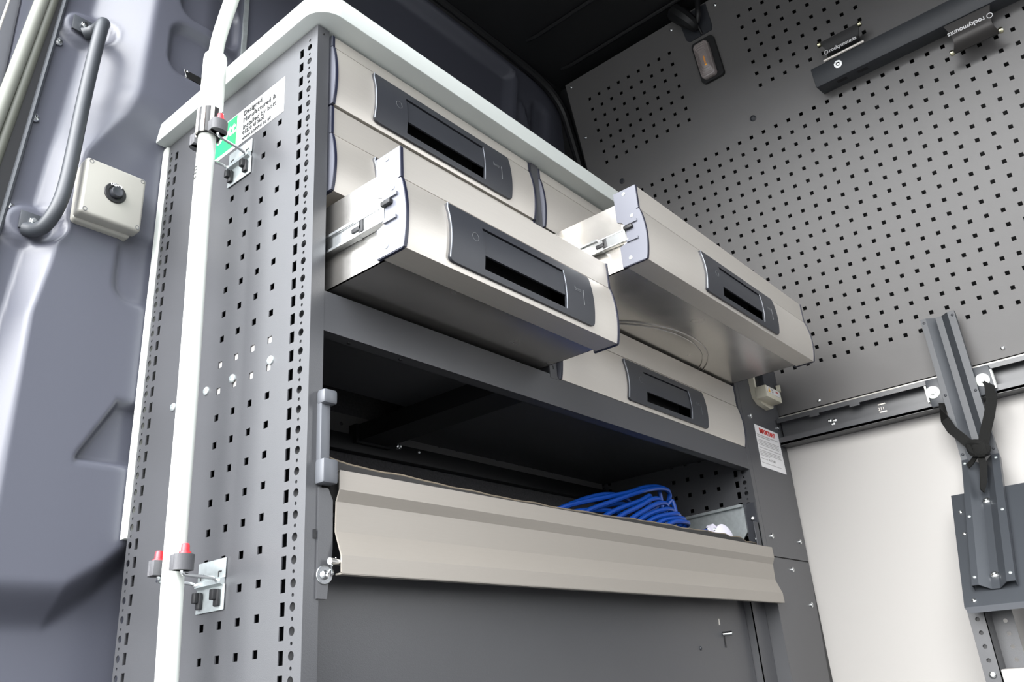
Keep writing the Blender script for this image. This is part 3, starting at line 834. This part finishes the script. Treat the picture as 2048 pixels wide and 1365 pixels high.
    m = MB(); m.box(c[0] + .0215, c[0] + .0222, c[1] - .0006, c[1] + .0005, c[2] - .019, c[2] + .006); m.build('emboss_line', 'emboss', root)
    return root
OD, OR = -.138, -.196
make_drawer(.026, .4865, -.003, -.1265, .020, 0.0, 'closed aluminium drawer at the top left, under the worktop')
make_drawer(.026, .4865, -.130, -.2705, .047, 0.0, 'closed aluminium drawer second from top on the left, half hidden by the open one below')
D3 = make_drawer(.026, .4875, -.2715, -.4155, .046, OD, 'pulled-out aluminium drawer on the left', opened=True)
make_drawer(.510, 1.227, -.003, -.1300, .022, 0.0, 'closed aluminium drawer at the top right, behind the open ones')
D4 = make_drawer(.512, 1.227, -.1325, -.2745, .046, OR, 'pulled-out aluminium drawer on the right, upper', opened=True)
make_drawer(.513, 1.227, -.278, -.4270, .052, 0.0, 'closed wide aluminium drawer at the bottom right', handle_dx=.009)
# pressed ring in the base of the open right drawer
m_ = MB(); ring = [(.87 + .235 * math.cos(a), .085 + .165 * math.sin(a) , -.2738) for a in [2 * PI * k / 64 for k in range(64)]]
m_.tube(ring, .0016, 6, closed=True)
ring2 = [(.87 + .222 * math.cos(a), .085 + .153 * math.sin(a) , -.2738) for a in [2 * PI * k / 64 for k in range(64)]]
m_.tube(ring2, .0012, 6, closed=True)
m_.build('pressed_ring', 'steel', D4)

# ---- front flap of the open shelf
fl = MB()
pp = [(-.0115, -.6555), (-.0125, -.6785), (-.0065, -.6915), (-.0055, -.7255), (-.0165, -.7535), (-.0170, -.7735)]
pin = [(y + .0022, z) for y, z in pp[::-1]]
fl.prism(pp + pin, 'x', .040, 1.246)
fl.box(.040, 1.246, -.0165, -.006, -.7745, -.7725); fl.box(.040, 1.246, -.0115, -.002, -.6575, -.6553)
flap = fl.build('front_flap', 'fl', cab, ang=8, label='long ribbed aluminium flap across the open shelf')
MB().tube([(.030, -.014, -.7745), (.036, -.004, -.764), (.040, -.006, -.755)], .0015, 6).build('hinge_spring', 'chrome', flap)
MB().cyl((.026, -.013, -.7605), (.0425, -.010, -.7605), .0040, 16).build('hinge_barrel', 'chrome', flap)
screw(flap, (.0255, -.004, -.7745), (-.1, -1, 0), .0052, washer=True, name='hinge_bolt')
m_ = MB(); m_.box(.0115, .0325, -.017, -.001, -.5785, -.560, bev=.004); m_.box(.013, .0265, -.010, -.001, -.650, -.575, bev=.001); m_.box(.0115, .0335, -.018, -.001, -.6745, -.6455, bev=.003)
m_.build('hinge_stay', 'capgrey', cab, label='grey plastic flap stay on the left post')
m_ = MB(); m_.prism([(.0165, -.677), (.030, -.677), (.0365, -.690), (.037, -.745), (.030, -.80), (.0165, -.80)], 'y', -.004, -.0005); m_.build('hinge_plate', 'paint', cab)
MB().box(.0115, .0145, -.0035, -.001, -.735, -.725).build('slot', 'black', cab)

# ---- sticker on the end panel
st = MB(); st.box(-.0006, 0, .074, .254, -.113, -.0495); sticker = st.build('sticker', 'stick', cab, label='white and green company sticker')
MB().box(-.0009, -.0005, .1965, .2535, -.1065, -.051).build('green_square', 'green', sticker)
text('sticker_logo', 'bott', .030, (-.0012, .2500, -.0820), (0, -1, 0), (0, 0, 1), 'logo', sticker, bold=.0009)
text('sticker_text', 'Designed,\nManufactured &\nInstalled by bott', .0130, (-.0012, .178, -.0640), (0, -1, 0), (0, 0, 1), 'ink', sticker)
text('sticker_text', '01530 410600\nwww.bottltd.co.uk', .0098, (-.0012, .178, -.0995), (0, -1, 0), (0, 0, 1), 'ink', sticker)

# ================================================================== WORKTOP
def wt_outline(o=0):
    pts = []
    R_ = .038; x0, y0, x1, y1 = -.020 + o, -.033 + o, 1.37 - o, .435 - o
    for k in range(10):
        a = math.radians(180 + 90 * k / 9); pts.append((x0 + R_ + R_ * math.cos(a), y0 + R_ + R_ * math.sin(a)))
    pts += [(x1, y0), (x1, y1), (x0, y1)]
    return pts
m_ = MB()
lay = [(.0025, .0032), (.0008, .0040), (0, .0065), (0, .0355), (.0010, .0380), (.0035, .0390)]
rings = [[m_.bm.verts.new((x, y, z)) for x, y in wt_outline(o)] for o, z in lay]
for A_, B_ in zip(rings, rings[1:]):
    n_ = len(A_)
    for i in range(n_): m_.bm.faces.new((A_[i], A_[(i + 1) % n_], B_[(i + 1) % n_], B_[i]))
m_.bm.faces.new(rings[0][::-1]); m_.bm.faces.new(rings[-1])
wt = m_.build('worktop', 'worktop'); tag(wt, 'pale grey worktop with rounded front corner lying on the racking cabinet', 'worktop')
# upright perforated panel behind the worktop
ub_ = thing('rear_perforated_panel', 'dark perforated upright panel standing at the back of the worktop', 'panel', (.2, .43, .039))
hs_ = holed([(x - .0042, x + .0042, [(.328 + k * .0308 - .0308 * 8, .0042, .0042, 'sq') for k in range(26)]) for x in (.1575, .189, .221)],
            .139, .262, .040, .80, lambda u, v, d: Vector((u, .427 + d, v)), .0015)
build_holed(hs_, 'perforated_sheet', 'tray', ub_)
MB().box(.1305, .1395, .420, .4285, .040, .80).build('edge_flange', 'plate', ub_, label='paler folded edge')
MB().box(.138, .262, .4300, .4305, .04, .80).build('backing', 'black', ub_)  # coloured black to put shade behind the holes

# ================================================================== POLE AND ITS TWO CLIPS
pole = thing('pole', 'long white telescopic pole held upright in two clips in front of the end panel', 'pole', (-.05, .185, -1.3))
PC = [(-.054, .168, -1.33), (-.054, .168, -.87), (-.054, .174, -.76), (-.054, .176, -.53), (-.054, .184, -.25), (-.054, .184, -.120)]
MB().tube(PC, .0128, 20).build('lower_tube', 'white', pole)
MB().tube([(-.054, .182, -.128), (-.054, .180, -.085)], .0172, 20).build('collar', 'black', pole)
m_ = MB()
for k in range(9):
    a = 2 * PI * k / 9; m_.box(-.0025, .0025, -.001, .001, -.044, 0)
    for v in list(m_.bm.verts)[-8:]:
        x, y, z = v.co; x2 = x; y2 = y + .0178
        v.co = Vector((-.054 + x2 * math.cos(a) - y2 * math.sin(a), .1807 + x2 * math.sin(a) + y2 * math.cos(a), z - .086))
m_.build('collar_rib', 'trim', pole)
MB().lathe((-.054, .180, -.086), (.0, .00, 1), [(.0165, 0), (.0172, .002), (.0172, .098), (.0165, .104), (.0128, .106)], 24).build('sleeve', 'white', pole)
MB().tube([(-.054, .180, .015), (-.054, .180, .028), (-.054, .174, .055), (-.054, .160, .085), (-.054, .146, .112), (-.054, .12, .17), (-.054, .09, .25)], .0108, 18, smooth=4).build('upper_tube', 'white', pole)
text('pole_print', 'U I 3', .011, (-.0675, .1885, -.185), (0, 0, -1), (0, -1, 0), 'ink', pole)

def tool_clip(zt, label):
    t = thing('tool_clip', label, 'clip', (0, .178, zt - .06), group='spring tool clips on the end panel')
    y0, y1 = .1485, .2085
    m = MB(); m.box(-.0025, -.0008, y0, y1, zt - .0235, zt, bev=.0007); m.box(-.0025, -.0008, y0, y1, zt - .0605, zt - .031, bev=.0007)
    # rolled channel that holds the wire
    pf_ = [(-.0025, zt - .0225), (-.007, zt - .0245), (-.0075, zt - .030), (-.0025, zt - .0325), (-.0008, zt - .0325), (-.0008, zt - .0225)]
    m.prism(pf_, 'y', y0 + .002, y1 - .002)
    m.build('back_plate', 'plate', t)
    for y in (y0 + .0105, y1 - .0105):
        m = MB(); m.box(-.0030, -.0024, y - .0035, y + .0035, zt - .016, zt - .0145); m.box(-.0030, -.0024, y + .0022, y + .0036, zt - .0215, zt - .016); m.build('hook_slot', 'ink', t)
        m = MB(); m.box(-.0075, -.0025, y - .0050, y + .0050, zt - .0560, zt - .036, bev=.0018); m.box(-.0125, -.004, y - .0050 + .0022, y + .0052, zt - .0485, zt - .036, bev=.0012)
        m.build('plastic_peg', 'black', t)
    zw = zt - .027
    for (ya, yb, yl) in ((y0 + .010, .152, .150), (y1 - .006, .214, .203)):
        m = MB(); m.tube([(-.004, .178, zw), (-.006, ya, zw), (-.016, ya + (yb - ya) * .4, zw + .003), (-.048, yb, zw + .004), (-.056, yl, zw + .006), (-.057, yl, zw + .016), (-.057, yl, zw + .026)], .0022, 8, smooth=4)
        m.build('wire_arm', 'chrome', t)
    for yl, s in ((.147, 1), (.204, -1)):
        outl = [(-.057 + .0125 * math.cos(a) * (1.0), yl + .0085 * math.sin(a)) for a in [2 * PI * k / 20 for k in range(20)]]
        m = MB(); m.prism(outl, 'z', zw + .0085, zw + .0265); m.box(-.069, -.045, yl + (.0 if s > 0 else -.011), yl + (.011 if s > 0 else 0), zw + .0085, zw + .0265, bev=.001)
        m.build('rubber_lug', 'rubgrey', t)
        MB().lathe((-.057, yl - s * .001, zw + .026), (0, 0, 1), [(.0072, 0), (.0068, .003), (.0050, .0035), (.0047, .0105), (.0038, .0125)], 16).build('end_stop', 'red', t)
    return t
tool_clip(-.121, 'zinc spring clip with red-tipped lugs at the pole collar, under the sticker')
tool_clip(-.7345, 'zinc spring clip with red-tipped lugs low on the end panel')

# ================================================================== MAT, CABLE
mt_ = thing('shelf_mat', 'thin black mat with frayed tan edge curling up behind the aluminium flap', 'mat', (.6, .02, -.66))
ex = [.030, .046, .075, .121, .2, .3, .47, .62, .769, .90, .99, 1.046, 1.07, 1.09, 1.114, 1.14, 1.165, 1.19, 1.217]
ez = [-.634, -.638, -.641, -.642, -.6435, -.6465, -.6475, -.646, -.642, -.642, -.640, -.639, -.6385, -.6425, -.641, -.6395, -.6465, -.6455, -.647]
xx = [.03 + (1.217 - .03) * k / 160 for k in range(161)]
zz2 = [float(np.interp(x, ex, ez)) + .0006 * math.sin(x * 47) + .0004 * math.sin(x * 91) for x in xx]
m_ = MB(); rows = []
for x, z in zip(xx, zz2):
    rows.append([m_.bm.verts.new(p) for p in ((x, .0105, z), (x, .0085, z - .012), (x, .009, -.690), (x, .014, -.6975), (x, .38, -.6975), (x, .38, -.6995), (x, .012, -.6995), (x, .0065, -.692), (x, .0062, z - .012), (x, .0083, z))])
for A_, B_ in zip(rows, rows[1:]):
    for i in range(10): m_.bm.faces.new((A_[i], A_[(i + 1) % 10], B_[(i + 1) % 10], B_[i]))
m_.bm.faces.new(rows[0]); m_.bm.faces.new(rows[-1][::-1])
m_.build('mat_sheet', 'mat', mt_)
MB().tube([(x, .0095, z + .0006) for x, z in zip(xx, zz2)], .0016, 6).build('frayed_edge', 'tan', mt_)

cb = thing('extension_cable', 'coiled bright blue extension cable lying on the open shelf', 'cable', (.85, .12, -.69))
S_ = [
    [(.60, .14, -.640), (.661, .125, -.606), (.803, .12, -.571), (.889, .12, -.551), (.95, .12, -.533), (1.007, .12, -.5235), (1.050, .12, -.526), (1.066, .125, -.540), (1.050, .14, -.57), (1.044, .145, -.62), (1.0, .14, -.665)],
    [(.58, .16, -.64), (.70, .15, -.596), (.78, .15, -.570), (.84, .145, -.556), (.90, .15, -.551), (.95, .155, -.560), (1.0, .17, -.60), (1.02, .17, -.65)],
    [(.66, .11, -.645), (.71, .11, -.612), (.80, .11, -.583), (.90, .11, -.553), (.97, .11, -.535), (1.03, .113, -.527), (1.058, .12, -.535), (1.052, .13, -.565), (1.04, .13, -.60), (1.035, .13, -.65)],
    [(.70, .10, -.645), (.769, .10, -.612), (.84, .10, -.588), (.90, .10, -.570), (.935, .10, -.556), (.945, .105, -.562), (.93, .11, -.585), (.90, .11, -.62)],
    [(.73, .09, -.650), (.80, .09, -.613), (.87, .09, -.588), (.92, .09, -.568), (.95, .09, -.562), (.965, .095, -.566), (.95, .10, -.582), (.90, .11, -.60)],
    [(.76, .085, -.65), (.835, .085, -.614), (.89, .085, -.592), (.93, .085, -.577), (.965, .085, -.570), (.985, .09, -.574), (.97, .10, -.588), (.93, .11, -.60)],
    [(.80, .08, -.645), (.86, .08, -.614), (.91, .08, -.597), (.96, .08, -.585), (.995, .085, -.581), (1.005, .09, -.588), (.98, .10, -.60), (.90, .11, -.61)],
    [(.82, .07, -.645), (.88, .07, -.616), (.93, .07, -.603), (.98, .07, -.594), (1.01, .078, -.593), (1.018, .085, -.600), (.99, .10, -.612), (.92, .11, -.62)],
    [(.84, .06, -.645), (.90, .06, -.619), (.95, .06, -.609), (1.0, .065, -.603), (1.02, .075, -.606), (1.01, .09, -.618), (.95, .10, -.63)],
    [(.86, .05, -.65), (.92, .05, -.622), (.97, .05, -.615), (1.01, .06, -.613), (1.02, .075, -.618), (1.0, .09, -.63), (.94, .10, -.64)],
    [(1.035, .115, -.56), (1.048, .11, -.552), (1.048, .105, -.58), (1.046, .10, -.61), (1.05, .09, -.65)],
    [(1.0, .12, -.645), (1.02, .12, -.60), (1.028, .125, -.56), (1.03, .128, -.53)],
    [(.66, .13, -.64), (.75, .13, -.605), (.82, .13, -.583), (.88, .13, -.574), (.93, .135, -.58), (.97, .14, -.60), (.99, .14, -.64)],
    [(.62, .12, -.64), (.69, .12, -.612), (.77, .12, -.600), (.84, .12, -.598), (.90, .13, -.61), (.95, .14, -.64)],
]
m_ = MB()
for s_ in S_: m_.tube(s_, .0048, 8, smooth=5)
m_.tube([(.90, .06, -.655), (.95, .05, -.637), (.99, .05, -.632), (1.04, .05, -.6275), (1.068, .05, -.6235)], .0035, 8, smooth=4)
m_.build('cable_coil', 'blue', cb)
m_ = MB(); m_.lathe((1.103, .035, -.640), (-.2, -1, .15), [(.027, 0), (.028, .003), (.028, .010), (.024, .012), (.023, .012), (.021, .013)], 30)
m_.lathe((1.078, .048, -.628), (.0, -1, .1), [(.016, 0), (.016, .012)], 20); m_.build('plug', 'plug', cb, label='round white plug')
MB().cyl((1.062, .047, -.6235), (1.092, .030, -.6245), .0045, 10).build('cable_collar', 'chrome', cb)

# ================================================================== FILLER PANEL between cabinet and bulkhead
fp = thing('filler_panel', 'dark grey screwed filler panel between the cabinet and the bulkhead', 'panel', (1.35, 0, FZ))
def quadp(m, pts, y0, y1): m.prism(pts, 'y', y0, y1)
m_ = MB(); quadp(m_, [(1.249, -.003), (1.400, -.003), (1.478, -.31), (1.4825, -.39), (1.475, -.6705), (1.249, -.6705)], -.0005, .0015); m_.build('upper_plate', 'paint', fp)
m_ = MB(); quadp(m_, [(1.249, -.6735), (1.475, -.6735), (1.456, -.95), (1.440, -1.34), (1.249, -1.34)], -.0005, .0015); m_.build('lower_plate', 'paint', fp)
MB().box(1.2465, 1.2488, -.0003, .034, -1.34, -.003).build('side_return', 'paint', fp)
m_ = MB(); m_.box(1.249, 1.484, .003, .02, -1.34, -.33); m_.build('backing', 'black', fp)
for (x, z) in ((1.284, -.626), (1.445, -.626), (1.364, -.696), (1.437, -.772), (1.292, -.338), (1.452, -.339)):
    screw(fp, (x, -.0005, z), (0, -1, 0), .0062)
lb = thing('notice_label', 'white printed notice headed IMPORTANT in red on the filler panel', 'label', (1.37, -.001, -.41))
m_ = MB(); m_.prism([(1.303, -.356), (1.440, -.356), (1.445, -.461), (1.303, -.461)], 'y', -.0014, -.0006); m_.build('paper', 'paper', lb)
text('heading', 'IMPORTANT', .0165, (1.325, -.0020, -.3735), (1, 0, 0), (0, 0, 1), 'redink', lb, bold=.0004)
for (z, x1, h) in ((-.3800, 1.432, .0022), (-.3845, 1.38, .0022), (-.3925, 1.43, .0016), (-.3965, 1.428, .0016), (-.4005, 1.432, .0016), (-.4045, 1.425, .0016), (-.4120, 1.432, .0016),
                   (-.4190, 1.430, .0016), (-.4230, 1.425, .0016), (-.4270, 1.43, .0016), (-.4310, 1.36, .0016), (-.4395, 1.345, .0014), (-.4495, 1.42, .0014)):
    MB().box(1.308, x1, -.0018, -.0013, z - h / 2, z + h / 2).build('print_line', 'greyink', lb)
text('signature', 'A. 1 3 AM', .0085, (1.352, -.0020, -.4415), (1, 0, 0), (0, 0, 1), 'greyink', lb)

iso = thing('isolator', 'cream plastic power isolator with warning label, above the notice on the filler panel', 'switch', (1.36, -.02, -.30))
MB().prism([(1.316, -.19), (1.405, -.19), (1.422, -.255), (1.415, -.296), (1.396, -.3035), (1.345, -.2985), (1.322, -.285)], 'y', -.014, -.0005).build('base', 'cream', iso)
MB().box(1.318, 1.408, -.042, -.012, -.293, -.262, bev=.003).build('cover', 'cream', iso)
MB().box(1.330, 1.414, -.036, -.012, -.262, -.205, bev=.003).build('bracket', 'dplastic', iso)
MB().cyl((1.398, -.036, -.256), (1.402, -.046, -.256), .0095, 18).build('knob', 'cream', iso)
MB().box(1.323, 1.398, -.0428, -.0418, -.281, -.266).build('warning_sticker', 'paper', iso)
MB().prism([(1.327, -.279), (1.341, -.279), (1.334, -.267)], 'y', -.0434, -.0426).build('warning_triangle', 'amberink', iso)
text('sticker_text', 'VAC\n230', .006, (1.347, -.0432, -.2725), (1, 0, 0), (0, 0, 1), 'greyink', iso)
text('sticker_text', '50 Hz', .006, (1.372, -.0432, -.2735), (1, 0, 0), (0, 0, 1), 'redink', iso)

# ================================================================== WHEEL TRAY ON THE RIGHT
# frame of a slanting W section: side direction = -y, long direction given by two points
def wtray(p0, p1, wid, name, parent, flip=1, bendn=None, dep=.016, side=.014):
    p0, p1 = Vector(p0), Vector(p1); T = (p1 - p0).normalized(); W = Vector((0, -1, 0)); Nn = T.cross(W).normalized()
    if Nn.x > 0: Nn = -Nn
    sec = [(0, -side), (0, 0), (.012, 0), (.030, -dep), (.044, -dep), (.060, 0), (.075, 0), (.075, -side)]
    k = wid / .075; sec = [(a * k, b) for a, b in sec]
    th = .0015
    m = MB()
    rr = []
    for p in (p0, p1):
        rr.append([m.bm.verts.new(p + W * a + Nn * b) for a, b in sec] + [m.bm.verts.new(p + W * (a + (th if i == 0 else -th if i == 7 else 0)) + Nn * (b - th)) for i, (a, b) in list(enumerate(sec))[::-1]])
    n = len(rr[0])
    for i in range(n): m.bm.faces.new((rr[0][i], rr[0][(i + 1) % n], rr[1][(i + 1) % n], rr[1][i]))
    for r_ in rr:
        for i in range(7): m.bm.faces.new((r_[i], r_[i + 1], r_[n - 2 - i], r_[n - 1 - i]))
    ob = m.build(name, 'tray', parent, ang=10)
    return ob, (lambda a, l, b=0: p0 + W * a + T * l + Nn * b), (p1 - p0).length, Nn
wtr = thing('wheel_tray', 'two-piece folded dark metal wheel channel standing against the bulkhead, strap around it', 'tray', (1.3, -.43, -.79))
JP = (1.425, -.397, -.516)
up_o, fu, Lu, Nu = wtray((1.415, -.397, -.184), JP, .0725, 'upper_channel', wtr)
lo_o, fl_, Ll, Nl = wtray(JP, (1.225, -.392, -.786), .074, 'lower_channel', wtr)
for (a, l) in ((.006, .010), (.067, .010), (.006, .185), (.067, .19), (.006, Lu - .012), (.067, Lu - .012)):
    screw(wtr, fu(a, l, 0), Nu, .003, 'dplastic', name='rivet')
for (a, l) in ((.006, .012), (.067, .012), (.006, .165), (.067, .16), (.006, Ll - .018), (.067, Ll - .018)):
    screw(wtr, fl_(a, l, 0), Nl, .0032, 'plate', name='rivet')
for l in (.115, .305):
    screw(wtr, fl_(.037, l, -.016), Nl, .0078, 'chrome', name='bolt')
# clamp blocks that hold the channel to the rail
for (y0, y1) in ((-.400, -.368), (-.500, -.468)):
    MB().box(1.430, 1.446, y0, y1, -.386, -.322, bev=.001).build('clamp_block', 'tray', wtr)
for y in (-.3785, -.4815):
    m_ = MB(); m_.lathe((1.430, y, -.353), (-1, 0, 0), [(.0145, 0), (.0145, .0016), (.0135, .002)], 28); m_.build('washer', 'white', wtr)
    screw(wtr, (1.428, y, -.353), (-1, 0, 0), .0062, 'chrome', name='bolt', style='hex')
for (y, z0, z1) in ((-.3645, -.372, -.334), (-.5015, -.376, -.333)):
    MB().box(1.432, 1.448, y - .002, y + .002, z0, z1).build('bright_edge', 'white', wtr)

sp = thing('strap', 'black webbing strap knotted round the dark wheel channel', 'strap', (1.39, -.44, -.55))
m_ = MB()
m_.ribbon([(1.438, -.392, -.375), (1.425, -.388, -.40), (1.408, -.391, -.425), (1.400, -.400, -.452), (1.396, -.418, -.478), (1.392, -.434, -.505)], [(.5, 0, 1), (.5, 0, 1), (.3, -.2, 1), (.2, -.3, 1), (.2, -.4, 1), (.2, -.5, 1)], .020, .002)
m_.ribbon([(1.438, -.485, -.345), (1.425, -.492, -.37), (1.410, -.490, -.405), (1.400, -.478, -.44), (1.394, -.462, -.475), (1.390, -.450, -.505)], [(.6, -.3, .4), (.6, -.5, .3), (.2, -1, .1), (.1, -1, -.1), (0, -1, -.2), (0, -1, -.3)], .021, .002)
m_.build('webbing', 'web', sp)
m_ = MB()
m_.tube([(1.388, -.428, -.492), (1.380, -.446, -.497), (1.384, -.458, -.508), (1.380, -.448, -.520), (1.384, -.430, -.512), (1.388, -.428, -.492)], .0085, 8, smooth=3)
m_.box(1.372, 1.392, -.460, -.432, -.525, -.497, bev=.006)
m_.build('knot', 'web', sp)
m_ = MB(); m_.ribbon([(1.384, -.444, -.515), (1.384, -.442, -.545), (1.372, -.438, -.572), (1.360, -.431, -.598)], [(.3, -1, .1), (.3, -1, .1), (.6, -.8, .1), (.9, -.3, .1)], .014, .002)
m_.ribbon([(1.384, -.440, -.515), (1.398, -.420, -.53), (1.402, -.41, -.535)], (0, -.3, 1), .012, .002)
m_.build('loose_end', 'web', sp)

# plate behind the lower channel, with folded lip
bp_ = thing('backing_plate', 'wide dark sloping plate with folded lower lip behind the lower wheel channel', 'plate', (1.3, -.5, -.82))
T_ = (Vector((1.225, 0, -.786)) - Vector((1.425, 0, -.516))).normalized(); NN = Vector((T_.z, 0, -T_.x))
if NN.x > 0: NN = -NN
o_ = Vector((1.425, 0, -.516)) - NN * .020
pA = o_ + T_ * .078; pB = o_ + T_ * .368
m_ = MB()
def slab(m, P4, nrm, th):
    A = [m.bm.verts.new(p) for p in P4]; B = [m.bm.verts.new(p - nrm * th) for p in P4]
    m.bm.faces.new(A); m.bm.faces.new(B[::-1])
    for i in range(4): m.bm.faces.new((A[i], A[(i + 1) % 4], B[(i + 1) % 4], B[i]))
def yv(p, y): return Vector((p.x, y, p.z))
slab(m_, [yv(pA, -.364), yv(pA, -.80), yv(pB, -.80), yv(pB, -.370)], NN, .0015)
m_.build('plate', 'tray', bp_)
lip = Vector((.35, 0, -1)).normalized()
m_ = MB(); slab(m_, [yv(pB, -.370), yv(pB, -.80), yv(pB + Vector((.004, 0, -.011)), -.80), yv(pB + Vector((.004, 0, -.011)), -.374)], Vector((-1, 0, -.3)).normalized(), .0015)
m_.build('lip', 'capgrey', bp_, label='paler folded lower lip')
for (l, y) in ((.13, -.380), (.19, -.383), (.355, -.388)):
    p = o_ + T_ * l; screw(bp_, yv(p, y), NN, .0045, 'chrome')

# perforated post below
po = thing('perforated_post', 'dark perforated steel post under the sloping plate in front of the white lining', 'post', (1.3, -.38, FZ))
hs_ = holed([(-.380, -.369, [(-.844 - k * .0245, .0045, .0042, 'ci') for k in range(18)])], -.389, -.360, -1.34, -.815, lambda u, v, d: Vector((1.28 + d, u, v)), .0015)
build_holed(hs_, 'front_flange', 'paint', po)
MB().box(1.285, 1.286, -.387, -.362, -1.34, -.82).build('hole_shade_strip', 'black', po)  # added black strip so the flange holes read as shaded
hs_ = holed([(x - .0012, x + .0012, [(-.832 - k * .0355, .0008, .0055, 'sq') for k in range(14)]) for x in (1.291, 1.299)],
            1.28, 1.335, -1.34, -.815, lambda u, v, d: Vector((u, -.389 + d, v)), .0015)
build_holed(hs_, 'web', 'paint', po)
hs_ = holed([(-.416, -.405, [(-.826 - k * .0235, .0045, .0040, 'ci') for k in range(20)])], -.426, -.389, -1.34, -.80, lambda u, v, d: Vector((1.335 + d, u, v)), .0015)
build_holed(hs_, 'rear_flange', 'paint', po)
screw(po, (1.28, -.3745, -.943), (-1, 0, 0), .0065)
wb = MB(); wb.box(1.262, 1.330, -.62, -.3935, -1.34, -.934, bev=.002); wb = wb.build('white_case', 'lining'); tag(wb, 'corner of a white board case at the lower right edge beside the post', 'case')

for o in list(bpy.data.objects):
    if '_o' in o: del o['_o']
